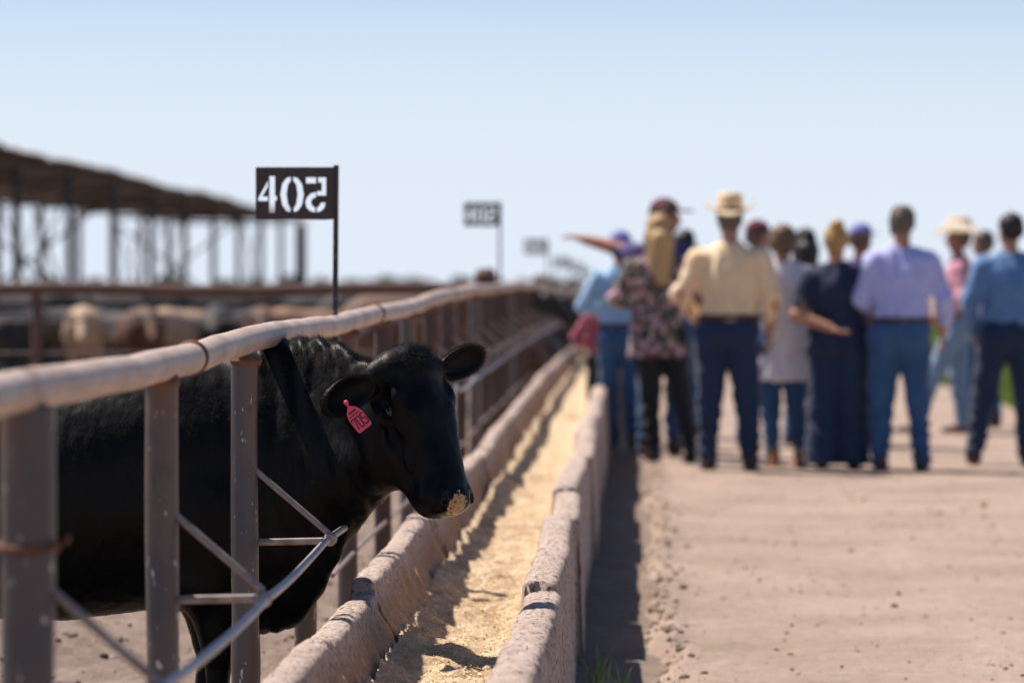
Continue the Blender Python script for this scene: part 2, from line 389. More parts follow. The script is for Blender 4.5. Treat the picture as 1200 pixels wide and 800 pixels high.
# ------------------------------------------------------------------ feed trough of precast concrete segments
XL0, XL1, XR0, XR1, HC = -.815, -.730, -.315, -.205, .50
def trough_profile():
    P = []
    def arc(cx, cz, r1, r2, a0, a1, n):
        for i in range(n+1):
            a = R(a0+(a1-a0)*i/n); ca, sa = math.cos(a), math.sin(a); P.append((cx+r1*math.copysign(abs(ca)**.62, ca), cz+r2*abs(sa)**.62))
    # outer left wall up, rounded top, inner curve, up, rounded top, outer right down
    for z in np.linspace(-.06, HC-.05, 12): P.append((XL0-.012*(1-z/HC), z))
    arc((XL0+XL1)/2, HC-.040, .0425, .040, 170, 10, 9)
    Q = [(-.730, .450), (-.712, .405), (-.690, .360), (-.655, .320), (-.60, .285), (-.50, .25), (-.42, .225), (-.36, .245), (-.33, .30), (-.318, .38), (-.315, .45)]
    for _ in range(2):
        Q = [Q[0]]+[q for p_, r_ in zip(Q[:-1], Q[1:]) for q in ((p_[0]*.75+r_[0]*.25, p_[1]*.75+r_[1]*.25), (p_[0]*.25+r_[0]*.75, p_[1]*.25+r_[1]*.75))]+[Q[-1]]
    P += Q
    arc((XR0+XR1)/2, HC-.045, .055, .045, 168, 10, 9)
    for z in np.linspace(HC-.05, -.06, 12): P.append((XR1+.012*(1-z/HC), z))
    P = np.array(P)
    # resample evenly
    d = np.r_[0, np.cumsum(np.linalg.norm(np.diff(P, axis=0), axis=1))]; s = np.linspace(0, d[-1], PN)
    return np.stack([np.interp(s, d, P[:, 0]), np.interp(s, d, P[:, 1])], 1)
SEG = 1.55
def segment_mesh(seed, fine):
    global PN
    PN = 170 if fine else 50
    P = trough_profile(); nl = 120 if fine else 18
    ys_ = np.linspace(-SEG/2+.022, SEG/2-.022, nl)
    # tighten near ends
    V = np.zeros((PN, nl, 3)); V[..., 0] = P[:, 0:1]; V[..., 2] = P[:, 1:2]; V[..., 1] = ys_[None]
    T = np.gradient(P, axis=0); Nn = np.stack([-T[:, 1], T[:, 0]], 1); Nn /= np.linalg.norm(Nn, axis=1, keepdims=True)
    q = V+np.array([0, seed*13.7, 0])
    nz = .0030*fbm(q, 7, 3)+.0030*fbm(q, 34, 2) if fine else .005*fbm(q, 6, 3)
    if fine:
        pit = fbm(q, 38, 2); nz = nz-.012*sstep(.55, .95, pit)
    top = sstep(HC-.12, HC-.02, P[:, 1])[:, None]
    endd = np.minimum(ys_+SEG/2, SEG/2-ys_)[None]
    chip = np.clip(fbm(q, 14, 3)*.6+.55, 0, 1.6)
    nz = nz-.040*np.exp(-endd/.022)*chip*(.25+.75*top)-.018*top*np.clip(fbm(q, 5, 2)-.35, 0, 1)
    V[..., 0] += Nn[:, 0:1]*nz; V[..., 2] += Nn[:, 1:2]*nz
    V[..., 1] += np.where(endd < .05, (.006*fbm(q+5, 25, 2))*np.sign(-V[..., 1]), 0)
    n0 = PN*nl; i = (np.arange(PN-1)[:, None]*nl+np.arange(nl-1)[None]).reshape(-1)
    Fc = [list(f) for f in np.stack([i, i+nl, i+nl+1, i+1], 1)[:, ::-1]]
    # end caps: strip from profile to a sunk inner profile (under the feed), thick concrete underneath
    Vb = []
    for e, j in ((0, 0), (1, nl-1)):
        base = n0+len(Vb)
        for k in range(PN):
            x, z = P[k]
            Vb.append((x, ys_[j], -.07))
        for k in range(PN-1):
            a, b = k*nl+j, (k+1)*nl+j; f = [a, b, base+k+1, base+k]; Fc.append(f if e == 0 else f[::-1])
    return mesh_np('trough_segment', np.concatenate([V.reshape(-1, 3), np.array(Vb)]), [[int(t) for t in f] for f in Fc])
trough = thing('feed_trough', 'long weathered concrete feed trough of rough precast segments along the fence', 'feed trough', (0, 0, 0))
coarse = [segment_mesh(40+i, False) for i in range(3)]
y0 = 9.50-SEG*3
nseg = 0
for i in range(100):
    yj = y0+i*SEG+SEG/2
    me = segment_mesh(i, True) if 1 <= i < 10 else coarse[i % 3]
    o = link('trough_segment', me, M['concrete'], trough, loc=(random.uniform(-.017, .017), yj, g(yj)+random.uniform(-.018, .018)),
             rot=((g(yj+.5)-g(yj-.5)), 0, R(random.uniform(-.6, .6))))
# feed
def zfeed(X, Y):
    c = (X+.47)/.16
    jj = np.abs(((Y-y0+SEG*.0+.02*np.sin(X*30)) % SEG)); jj = np.minimum(jj, SEG-jj)
    z = .318+.014*c*c+gz(Y)-.016*np.exp(-(jj/.014)**2)
    z = z-.030*np.exp(-((np.sin(Y*1.07+.6)+.35*np.sin(X*9+Y*2.1)-.9)/.28)**2)*sstep(.17, .05, np.abs(X+.47))
    return z+.022*lump(X, Y, 2.2, 3, 3.3)+.030*np.abs(lump(X, Y, 6, 3, 8.3))-.006*sstep(40, 15, Y)+.006*lump(X, Y, 30, 2)*sstep(30, 14, Y)
xf = axis([(XL1+.055, XR0-.003, .011)]); yf = np.array(list(axis([(6, 20, .018), (20, 40, .1), (40, 158, .6)])))
sheet('milled_feed', xf, yf, zfeed, M['feed'], kind='stuff', label='golden milled cattle feed spread along the bottom of the trough', cat='feed')
def flakes(n, fn, s0, s1, name, m, **k):
    P = fn(n); n = len(P); A = RNG.normal(0, 1, (n, 3)); A /= np.linalg.norm(A, axis=1, keepdims=True); B = np.cross(A, RNG.normal(0, 1, (n, 3))); B /= np.linalg.norm(B, axis=1, keepdims=True)
    A[:, 2] *= .5; B[:, 2] *= .5
    s = RNG.uniform(s0, s1, (n, 1)); asp = RNG.uniform(.25, .9, (n, 1))
    C = np.cross(A, B)*s*.25
    V = np.stack([P-A*s, P-B*s*asp+C, P+A*s, P+B*s*asp+C], 1).reshape(-1, 3); i = np.arange(n)*4
    return tag(link(name, mesh_np(name, V, np.stack([i, i+1, i+2, i+3], 1), False), m), **k)
def f_feed(n):
    Y = 8+RNG.uniform(0, 1, n)**1.5*14; X = RNG.uniform(XL1+.07, XR0-.01, n); return np.stack([X, Y, zfeed(X, Y)+.003], 1)
flakes(15000, f_feed, .002, .0065, 'feed_flakes', M['flake'], kind='stuff', label='loose pale grain flakes on top of the golden feed in the trough', cat='grain flakes')

# ------------------------------------------------------------------ pipe fence along the trough
XF = -1.04
def rail_z(Y): return 1.207+.045*float(sstep(11, 25, Y))+g(Y)
fence = thing('pipe_fence', 'long brown steel pipe fence with closely set posts running beside the trough', 'fence', (0, 0, 0))
PS = 1.86; P0 = 4680/712
posts_y = [P0+PS*k for k in range(-2, 84)]
rng = random.Random(3)
pts = []
yy = 1.2
while yy < 160:
    k = math.sin(yy*1.31)*.006+math.sin(yy*.57+1)*.007+ (rng.uniform(-.003, .003))
    pts.append((XF+math.sin(yy*.9)*.004, yy, rail_z(yy)+k*.9)); yy += .32 if yy < 30 else 1.2
MB().tube(pts, .0365, 20).build('top_rail', M['rail'], fence)
# weld collars
ring = MB(); ringpts = []
for k in range(15):
    a = 2*math.pi*k/14
ring_me = MB().tube([(0, -.012, 0), (0, -.006, 0), (0, .006, 0), (0, .012, 0)], [.037, .0425, .0425, .037], 20).mesh('weld_collar')
for k in range(-1, 20):
    y = 8.97+6.43*k
    if y < 1.5 or y > 150: continue
    kk = math.sin(y*1.31)*.006+math.sin(y*.57+1)*.007
    link('weld_collar', ring_me, M['rust'], fence, loc=(XF+math.sin(y*.9)*.004, y, rail_z(y)+kk*.9), rot=(R(rng.uniform(-3, 3)), 0, 0))
# posts: tube with slight dents, swollen foot
def post_mesh(r, sd, hh=1.18):
    pp = []; rr = []
    for i in range(26):
        z = -.05+(hh+.05)*i/25; pp.append((.002*math.sin(z*5+sd), .002*math.sin(z*4+sd*2), z))
        f = 1.0+.02*math.sin(z*9+sd)
        if sd == 2: f += .14*math.exp(-((z-.36)/.05)**2)+.06*(z < .34)
        rr.append(r*f)
    return MB().tube(pp, rr, 18).mesh('fence_post')
pm = [post_mesh(.0365, s) for s in (0, 1, 3)]; pm_sw = post_mesh(.0365, 2); pm_big = post_mesh(.047, 5); 
lowp = MB().tube([(0, 0, -.05), (0, 0, 1.18)], .0365, 8).mesh('fence_post')
CZ = lambda Y: (.683 + .16*float(sstep(13.2, 16.5, Y)))
XC = -.815
def rods(cz):
    a = MB().tube([(0, -.0, cz-.005), (XC-XF, 0, cz)], .0095, 8).mesh('bracket_rod')
    b = MB().tube([(0, 0, cz+.205), (XC-XF, 0, cz+.012)], .0085, 8).mesh('bracket_rod')
    return a, b
clamp_me = MB().tube([(0, -.022, 0), (0, -.012, 0), (0, .012, 0), (0, .022, 0)], [.014, .0195, .0195, .014], 12).mesh('cable_clamp')
rodA, rodB = rods(.683), rods(.843)
for k, y in enumerate(posts_y):
    gap = rail_z(y)+(math.sin(y*1.31)*.006+math.sin(y*.57+1)*.007)*.9-.03-1.18
    me = pm_big if k in (2,) else (pm_sw if k == 4 else (pm[k % 3] if y < 40 else lowp))
    p = link('fence_post', me, M['post'], fence, loc=(XF+rng.uniform(-.004, .004), y, 0)); p.location.z = gap; p.material_slots[0].link = 'OBJECT'; p.material_slots[0].material = M['post' if k < 7 else ('post_rusty' if k % 4 else 'post')]; p.rotation_euler.z = rng.uniform(0, 6)
    if me is pm_big: p['label'] = 'thick rusty post with a wire tie round it'
    pr = rodA if y < 13.5 else rodB
    if y < 80:
        cz = 0
        for q in pr:
            r_ = link('bracket_rod', q, M['rod'], fence, loc=(XF, y, g(y)+(rng.uniform(-.01, .01))))
        c = link('cable_clamp', clamp_me, M['rust' if k % 3 else 'rod'], fence, loc=(XC, y, (.683 if y < 13.5 else .843)+g(y)))
        # weld blob under the rail
# weld beads where the posts meet the rail
wb = MB().tube([(0, 0, -.014), (0, 0, 0), (0, 0, .016)], [.038, .044, .036], 16).mesh('weld_bead')
for y in posts_y:
    if 5 < y < 45: link('weld_bead', wb, M['rust'], fence, loc=(XF, y, rail_z(y)-.045))
# wire tie round the thick near post
tp = []
for i in range(40):
    a = 2*math.pi*i/13; tp.append((XF+.052*math.cos(a), P0+.052*math.sin(a), .93+.004*i/13+.006*math.sin(a*1.0)))
tp += [(XF+.070, P0-.02, .945), (XF+.075, P0-.03, .955)]
MB().tube(tp, .0045, 6).build('wire_tie', M['rust'], fence)
# cable
cp = []; yy = 1.5
while yy < 158:
    base = .683+.16*float(sstep(13.2, 16.6, yy)); ph = ((yy-P0)/PS) % 1
    sag = -.010*4*ph*(1-ph) if yy < 12 else -.02*4*ph*(1-ph)
    cp.append((XC+.006*math.sin(yy*1.7), yy, base+sag+g(yy))); yy += .155 if yy < 20 else 1.0
MB().tube(cp, .0100, 12).build('neck_cable', M['cable'], fence)
cp2 = [(XF+.02, yy, g(yy)+.36+.01*math.sin(yy)) for yy in np.arange(13, 120, 1.0)]
MB().tube(cp2, .008, 6).build('lower_cable', M['rod'], fence)

# ------------------------------------------------------------------ pen number signs
H4a = [(143, 140), (90, 235), (90, 252), (143, 252), (143, 228), (112, 228), (143, 172)]
H4b = [(152, 115), (182, 115), (182, 225), (192, 225), (192, 250), (182, 250), (182, 315), (150, 315)]
H0a = [(270, 119), (245, 126), (222, 158), (212, 216), (222, 274), (245, 306), (268, 313), (268, 292), (254, 270), (246, 216), (254, 160), (270, 142)]
H0b = [(551-x, y) for x, y in H0a][::-1]; H0b = [(x+3, y) for x, y in H0b]
H5a = [(355, 122), (410, 122), (410, 155), (355, 155)]
H5b = [(422, 122), (466, 122), (466, 222), (415, 222), (415, 198), (442, 198), (442, 150), (422, 150)]
H5c = [(410, 203), (380, 211), (358, 235), (350, 260), (358, 290), (378, 308), (405, 315), (405, 290), (390, 279), (381, 259), (390, 240), (410, 231)]
H5d = [(415, 289), (428, 281), (436, 262), (463, 262), (456, 290), (438, 308), (415, 315)]
def plate_mesh(holes, name):
    cu = bpy.data.curves.new(name, 'CURVE'); cu.dimensions = '2D'; cu.fill_mode = 'BOTH'; cu.extrude = .0015
    k = .281/447
    def sp(P):
        s = cu.splines.new('POLY'); s.points.add(len(P)-1); s.use_cyclic_u = True
        for q, (x, y) in zip(s.points, P): q.co = ((x-512)*k, (355-y)*k, 0, 1)
    sp([(75, 65), (512, 65), (512, 353), (460, 357), (300, 354), (75, 355)])
    for h in holes: sp(h)
    o = bpy.data.objects.new('tmp', cu); COL.objects.link(o); bpy.context.view_layer.update()
    me = bpy.data.meshes.new_from_object(o.evaluated_get(bpy.context.evaluated_depsgraph_get())); bpy.data.objects.remove(o); bpy.data.curves.remove(cu)
    me.name = name; me.materials.clear()
    return me
pl405 = plate_mesh([H4a, H4b, H0a, H0b, H5a, H5b, H5c, H5d], 'number_plate')
def sgn(y, label, me, tilt=0, up=0.0):
    zb = WZ(257, 13.31)+up
    t = thing('pen_sign', label, 'sign', (XF+.0, y, g(y)), 0, 'pen number signs on the feed fence')
    x0 = .0; zt = WZ(193, 13.31)+up
    MB().tube([(x0, .05, .9), (x0+.002, .05, 1.3), (x0+.006, .05, zt)], .0095, 8).build('pole', M['signpole'], t)
    MB().box((x0+.009, .043, zb+.091), (.010, .012, .186)).build('edge_strip', M['sign'], t, smooth=False)
    for zc in (1.0, 1.15): MB().tube([(x0, .02, zc), (x0, .062, zc)], .013, 8).build('clip', M['rust'], t)
    o = link('number_plate', me, M['sign'], t, loc=(x0, .042, zb), rot=(R(90), R(tilt), 0))
    return t
LBL = ['dark rusted pen sign with cut-out stencil numbers 405, the sharp one nearest', 'blurred dark pen sign next beyond the sharp 405 sign', 'small blurred pen sign, third along the fence', 'tiny blurred pen sign, fourth along the fence', 'faint pen sign, fifth along the fence', 'faintest pen sign, sixth along the fence']
h404 = [H4a, H4b, H0a, H0b]+[[(x+274, y) for x, y in h] for h in (H4a, H4b)]
pl2 = plate_mesh([H4a, H4b, H0a, H0b, H5a, H5b, H5c, H5d], 'number_plate')
for i, y in enumerate((13.31, 29.8, 46.3, 62.8, 79.0, 95.5)): sgn(y, LBL[i], pl405 if i == 0 else pl2, 0, (0, .15, .07, .05, .12, .1)[i])

# ------------------------------------------------------------------ cross fences and pens behind
def cross_fence(y, xr, xl, dy, label, name='cross_fence', cables=4, hz=1.235, r=.05):
    t = thing(name, label, 'fence', (xr, y, g(y)), 0, 'cross fences dividing the pens')
    L = xr-xl; n_ = max(2, int(L/3.2)); P_ = [(-L*i/30, dy*i/30, hz+.012*math.sin(i*1.1)) for i in range(31)]
    MB().tube(P_, r, 10).build('top_rail', M['rail2'], t)
    pmesh = MB().tube([(0, 0, -.05), (0, 0, hz-.03)], .04, 8).mesh('fence_post')
    for i in range(n_+1): link('fence_post', pmesh, M['rail2'], t, loc=(-L*i/n_, dy*i/n_, 0))
    for j in range(cables):
        z = .28+.24*j; MB().tube([(0, 0, z), (-L, dy, z)], .009, 6).build('cable', M['rod'], t)
    MB().tube([(.0, 0, -.05), (.0, 0, 1.36), (0, 0, 1.40)], [.085, .085, .05], 14).build('corner_post', M['rail2'], t)
    return t
M['rail2'] = mat('dark_rusty_pipe', (.10, .055, .045), (.15, .085, .065), scale=6, rough=.75, bump=.3, bscale=60)
cross_fence(29.4, XF-.09, -14.7, -1.6, 'dark brown cross fence meeting the feed fence by the second pen sign')
cross_fence(46.2, XF-.09, -24, -1.0, 'cross fence meeting the feed fence by the third pen sign')
cross_fence(62.6, XF-.09, -30, 0, 'cross fence meeting the feed fence by the fourth pen sign')

# shade shed with braced posts and corrugated roof
shed = thing('shade_shed', 'long open cattle shade with sagging corrugated roof on cross braced posts', 'shed', (-15, 90, g(90)))
M['tin'] = mat('corrugated_tin', (.22, .205, .20), (.28, .25, .235), scale=2.5, rough=.55, metal=.4, spots=[((.20, .10, .06), 1.2, .55, .7)])
M['shedsteel'] = mat('shed_steel', (.045, .043, .047), (.07, .063, .063), scale=5, rough=.6, metal=.2)
XN, XFa = -11.5, -15.2
def roof_z(x, y):
    zn = EYE+1.97-.34*float(np.clip((y-70)/44, -.3, 1.3)); zf = EYE+1.66-.05*float(np.clip((y-70)/44, -.3, 1.3))
    return zn+(zf-zn)*(x-XN)/(XFa-XN)+.035*math.sin(y*.33)+.012*math.sin(y*1.1+.5)
def sh(o): o.location = (0-shed.location.x, 0-shed.location.y, 0-shed.location.z); return o
y = 50.5; step = 1.02
ri = 0
while y < 131:
    V = []; Fc = []; nc = 13
    for layer in (0, .02):
        for i in range(nc):
            yy = y+(step+.05)*i/(nc-1); cz_ = .022*math.cos(i*math.pi)
            for x in (XN+.5, (XN+XFa)/2, XFa-.5): V.append((x, yy, roof_z(x, y)+cz_+layer+.05*random.Random(ri).uniform(0, 1)))
    for L_ in (0, 1):
        for i in range(nc-1):
            for j in range(2):
                a = L_*nc*3+i*3+j; f = [a, a+1, a+4, a+3]; Fc.append(f if L_ else f[::-1])
    sh(link('roof_sheet', mesh_np('roof_sheet', V, Fc, False), M['tin'], shed)); y += step; ri += 1
for x in (XN, XFa, (XN+XFa)/2):
    P_ = [(x, yy, roof_z(x, yy)-.07) for yy in np.arange(50.5, 131.6, 1.5)]
    sh(MB().tube(P_, .035, 6).build('purlin', M['shedsteel'], shed))
pys = [51.2+6.72*k for k in range(12)]
for k, yy in enumerate(pys):
    for x in (XN, XFa):
        sh(MB().tube([(x, yy, g(yy)-.1), (x, yy, roof_z(x, yy)-.10)], .085, 10).build('post', M['shedsteel'], shed))
    sh(MB().tube([(XN, yy, roof_z(XN, yy)-.2), (XFa, yy, roof_z(XFa, yy)-.2)], .05, 6).build('rafter', M['shedsteel'], shed))
    if k % 4 == 1:
        sh(MB().tube([(XN, yy, g(yy)+.6), (XFa, yy, roof_z(XFa, yy)-.3)], .035, 6).build('brace', M['shedsteel'], shed))
        sh(MB().tube([(XFa, yy+.15, g(yy)+.6), (XN, yy+.15, roof_z(XN, yy)-.3)], .035, 6).build('brace', M['shedsteel'], shed))
    if k < len(pys)-1 and k % 3 == 0:
        for x in (XN, XFa):
            sh(MB().tube([(x, yy, g(yy)+.6), (x, pys[k+1], roof_z(x, pys[k+1])-.2)], .03, 6).build('brace', M['shedsteel'], shed))
            sh(MB().tube([(x+.1, yy, roof_z(x, yy)-.3), (x+.1, pys[k+1], g(yy)+.6)], .03, 6).build('brace', M['shedsteel'], shed))
# lone pole beyond the shed
yp = 72.0
lp = thing('utility_pole', 'thick blurred grey pole standing alone just right of the shed roof end', 'pole', (WX(352, yp), yp, g(yp)))
MB().tube([(0, 0, -.1), (0, 0, 2.5)], [.11, .10], 12).build('shaft', M['shedsteel'], lp)
MB().tube([(0, 0, 2.5), (0, 0, 2.57)], [.12, .03], 12).build('pole_cap', M['shedsteel'], lp)

# far trees on the sky line
M['bark'] = mat('bark', (.09, .065, .05), (.13, .10, .08), scale=3, rough=.9)
m_cols = [(.035, .055, .03), (.06, .085, .045), (.10, .12, .065)]
M['leaf'] = mat('tree_leaves', (.06, .09, .04), rough=.8, extra=island)
def tree_meshes(seed):
    r = np.random.default_rng(seed); n = 900
    cl = r.normal(0, 1, (14, 3)); cl = cl/np.linalg.norm(cl, axis=1, keepdims=True)*r.uniform(.3, 1, (14, 1))*np.array([3.0, 3.0, 1.7])+np.array([0, 0, 4.6])
    c = cl[r.integers(0, 14, n)]+r.normal(0, .62, (n, 3)); A = r.normal(0, .3, (n, 3)); B = r.normal(0, .3, (n, 3))
    V = np.stack([c-A, c-B, c+A, c+B], 1).reshape(-1, 3); i = np.arange(n)*4
    crown = mesh_np('crown', V, np.stack([i, i+1, i+2, i+3], 1), False)
    mb = MB().tube([(0, 0, -.5), (0, 0, 1.5), (.15, 0, 3.2)], [.32, .24, .14], 8)
    for q in range(5): mb.tube([(.1, 0, 2+.2*q), tuple(cl[q])], [.12, .03], 6)
    return crown, mb.mesh('trunk')
tms = [tree_meshes(s) for s in range(4)]
ORD = ['first', 'second', 'third', 'fourth', 'fifth', 'sixth', 'seventh', 'eighth', 'ninth', 'tenth', 'eleventh', 'twelfth', 'thirteenth', 'fourteenth', 'fifteenth', 'sixteenth', 'seventeenth', 'eighteenth', 'nineteenth', 'twentieth']
for k, (px, Y) in enumerate([(20, 900), (60, 1000), (110, 950), (150, 1080), (200, 900), (262, 1000), (300, 880), (340, 960), (378, 1040), (410, 900), (436, 860), (452, 930), (484, 840), (498, 900), (540, 1050), (575, 980), (610, 900), (640, 1000), (672, 1080)]):
    pos = 'above the feed fence' if px > 400 else 'behind the shed and pens'
    t = thing('tree', f'{ORD[k]} small far tree from the left on the horizon, {pos}', 'tree', (WX(px, Y), Y, g(Y)), k*1.3, 'trees along the horizon')
    cr, tr = tms[k % 4]; link('crown', cr, M['leaf'], t); link('trunk', tr, M['bark'], t); s = .62+.3*((k*37) % 10)/10; t.scale = (s*1.3, s*1.3, s*.8)

# ------------------------------------------------------------------ the steer
def interp(x, xs_, ys_):
    return np.interp(x, xs_, ys_)
CX = np.array([-3.00, -2.93, -2.75, -2.45, -2.0, -1.65, -1.4, -1.2, -1.07, -.97, -.90, -.85, -.78, -.70, -.62])
CT = np.array([.98, 1.10, 1.17, 1.17, 1.08, 1.075, 1.125, 1.165, 1.19, 1.205, 1.21, 1.20, 1.165, 1.12, 1.02])
CB = np.array([.94, .75, .60, .50, .40, .385, .42, .41, .345, .375, .46, .56, .70, .82, .92])
CW = np.array([.02, .16, .25, .29, .335, .335, .30, .275, .245, .20, .175, .155, .13, .11, .06])
CYc = np.array([11.12]*8+[11.10, 11.05, 11.0, 10.96, 10.88, 10.82, 10.78])
def smooth_tab(A):
    xf_ = np.linspace(CX[0], CX[-1], 300); y = np.interp(xf_, CX, A); k = np.exp(-np.linspace(-2, 2, 17)**2); k /= k.sum()
    yp = np.r_[np.full(8, y[0]), y, np.full(8, y[-1])]; return xf_, np.convolve(yp, k, 'valid')
TT, TB, TW, TY = [smooth_tab(a) for a in (CT, CB, CW, CYc)]
def torso(P):
    x = P[:, 0]; t = np.interp(x, *TT); b = np.interp(x, *TB); w = np.interp(x, *TW); yc = np.interp(x, *TY)
    zc = (t+b)/2+.03; h = np.maximum(np.where(P[:, 2] > zc, t-zc, zc-b), .02)
    v = (P[:, 2]-zc)/h
    ww = w*(1-.38*sstep(.15, 1.0, np.abs(v))*(.6+.4*sstep(-1.3, -.9, x)))
    p_ = np.where(v > 0, 4.6, 2.4); rr = (np.abs((P[:, 1]-yc)/ww)**p_+np.abs(v)**p_)**(1/p_)
    over = np.maximum(CX[0]-x, 0)+np.maximum(x-CX[-1], 0)
    return (rr-1)*np.minimum(w, h)*.85+over
nose_az = R(50); pd = R(66)
fv = np.array([math.sin(nose_az)*math.cos(pd), -math.cos(nose_az)*math.cos(pd), -math.sin(pd)])
uv = np.array([math.sin(nose_az)*math.sin(pd), -math.cos(nose_az)*math.sin(pd), math.cos(pd)])
rv = np.array([-math.cos(nose_az), -math.sin(nose_az), 0])     # towards the cow's right, near side
HP = np.array([-.602, 10.68, 1.185])
def H(f, u, r): return HP+fv*f*.935+uv*u+rv*r
HB = np.stack([fv, uv, rv], 1)
def hell(f, u, r, a, b, c): return ell(H(f, u, r), (a, b, c), HB)
def hcap(p, q, ra, rb): return cap(H(*p), H(*q), ra, rb)
steer = SD()
steer.u(torso)
# head
steer.u(hell(.065, -.085, 0, .085, .085, .112), .05)
steer.u(hell(.03, -.03, 0, .05, .045, .075), .05)
steer.u(hell(.145, -.062, 0, .10, .058, .118), .04)
steer.u(hcap((.18, -.075, .0), (.40, -.070, .0), .078, .062), .04)
steer.u(hcap((.20, -.065, .035), (.38, -.06, .022), .060, .048), .03)
steer.u(hcap((.20, -.065, -.035), (.38, -.06, -.022), .060, .048), .03)
steer.u(hell(.440, -.074, 0, .054, .062, .088), .035)
steer.u(hell(.468, -.060, 0, .032, .052, .072), .02)
steer.u(hell(.438, -.118, 0, .045, .030, .052), .025)
for s in (1, -1):
    steer.u(hcap((.12, -.19, .065*s), (.28, -.175, .048*s), .062, .048), .04)
    steer.u(hcap((.26, -.17, .045*s), (.43, -.122, .025*s), .050, .030), .04)
    steer.u(hell(.19, -.13, .078*s, .085, .085, .040), .04)
    steer.u(hell(.135, -.044, .100*s, .048, .032, .028), .014)      # brow ridge
    steer.u(hcap((.19, -.088, .098*s), (.33, -.090, .070*s), .016, .012), .02)
    steer.u(hell(.185, -.088, .102*s, .036, .022, .022), .015)     # cheek below eye
    steer.sub(hell(.168, -.066, .124*s, .026, .013, .016), .010)   # eye socket
    steer.u(hcap((.148, -.052, .116*s), (.185, -.054, .112*s), .008, .007), .008)  # upper lid
    steer.u(hcap((.150, -.082, .116*s), (.188, -.078, .112*s), .006, .006), .006)
    steer.sub(hell(.462, -.024, .057*s, .019, .020, .0125), .008)   # nostril
    steer.u(hcap((.440, -.022, .050*s), (.474, -.034, .066*s), .008, .006), .012)
    steer.sub(hcap((.478, -.108, .010*s), (.385, -.128, .070*s), .0045, .0035), .007)   # mouth line
    steer.sub(hell(.11, -.075, .128*s, .05, .03, .022), .03)
    steer.u(hcap((.19, -.030, .060*s), (.36, -.042, .040*s), .032, .022), .02)
    steer.sub(hell(.245, -.095, .098*s, .05, .022, .016), .025)
steer.sub(hcap((.493, -.07, 0), (.487, -.105, 0), .004, .004), .006)
steer.u(cap(H(.04, -.06, .085), W(430, 447, 10.63), .045, .030), .04)
steer.u(cap(H(.04, -.05, -.085), W(516, 432, 10.82), .035, .022), .03)
# throat and dewlap
steer.u(cap((-.80, 10.88, .84), (-.70, 10.74, .86), .10, .075), .07)
steer.u(cap((-.90, 11.0, .72), (-.79, 10.86, .80), .10, .07), .07)
# legs: near side = smaller Y
for s in (-1, 1):
    yb = 11.12+s*.15; xo = 0.0 if s < 0 else -.06
    steer.u(cap((-1.18+xo, yb, .70), (-1.235+xo, yb+.02*s, .52), .13, .085), .08)
    steer.u(cap((-1.235+xo, yb, .52), (-1.19+xo, yb-.02*s, .33), .075, .048), .04)
    steer.u(ell((-1.185+xo, yb-.02*s, .31), (.045, .043, .055)), .02)
    steer.u(cap((-1.19+xo, yb-.02*s, .30), (-1.195+xo, yb-.02*s, .12), .035, .031), .02)
    steer.u(cap((-1.195+xo, yb-.02*s, .12), (-1.165+xo, yb-.02*s, .05), .038, .040), .02)
    yh = 11.12+s*.17; xh = 0.0 if s < 0 else .10
    steer.u(cap((-2.70+xh, yh, .85), (-2.52+xh, yh+.02*s, .60), .19, .12), .10)
    steer.u(cap((-2.55+xh, yh, .58), (-2.78+xh, yh, .38), .095, .048), .05)
    steer.u(cap((-2.79+xh, yh, .37), (-2.74+xh, yh, .13), .042, .034), .02)
    steer.u(cap((-2.74+xh, yh, .12), (-2.70+xh, yh, .05), .039, .041), .02)
steer.u(cap((-2.93, 11.12, 1.08), (-3.02, 11.12, .85), .035, .022), .04)
steer.u(cap((-3.02, 11.12, .85), (-3.0, 11.12, .42), .022, .016), .02)
def cow_disp(V, N_):
    neck = sstep(-1.25, -1.0, V[:, 0])*sstep(-.66, -.78, V[:, 0])
    ph = V[:, 0]*95+V[:, 2]*9+3*fbm(V, 5, 2)
    d = neck*.0060*np.sin(ph)*(.45+.55*sstep(.95, 1.15, V[:, 2]))
    d = d+neck*.0035*fbm(V*np.array([1, 1, .35]), 26, 2)+.004*fbm(V, 7, 2)+.0014*fbm(V*np.array([1.5, 1, .5]), 45, 2)
    return d*sstep(-.60, -.72, V[:, 0])+sstep(-.72, -.60, V[:, 0])*(.0008*fbm(V, 40, 2)+.0028*fbm(V, 14, 2)*sstep(.40, .30, (V-HP)@fv))+.0016*np.sin(np.linalg.norm(V-H(.168, -.067, .104), axis=1)*520)*np.exp(-(np.maximum(np.linalg.norm(V-H(.168, -.067, .104), axis=1)-.022, 0)/.016)**2)*(np.linalg.norm(V-H(.168, -.067, .104), axis=1) > .020)
V, Fc = polygonise(steer, (-3.1, 10.3, .02), (-.36, 11.55, 1.32), .009, cow_disp)
cow = thing('steer', 'black steer reaching its head through the pipe fence over the feed trough', 'steer', (-1.5, 11.1, 0))
base = np.array(cow.location)
body = link('body', mesh_np('body', V-base, Fc), M['cow'], cow)
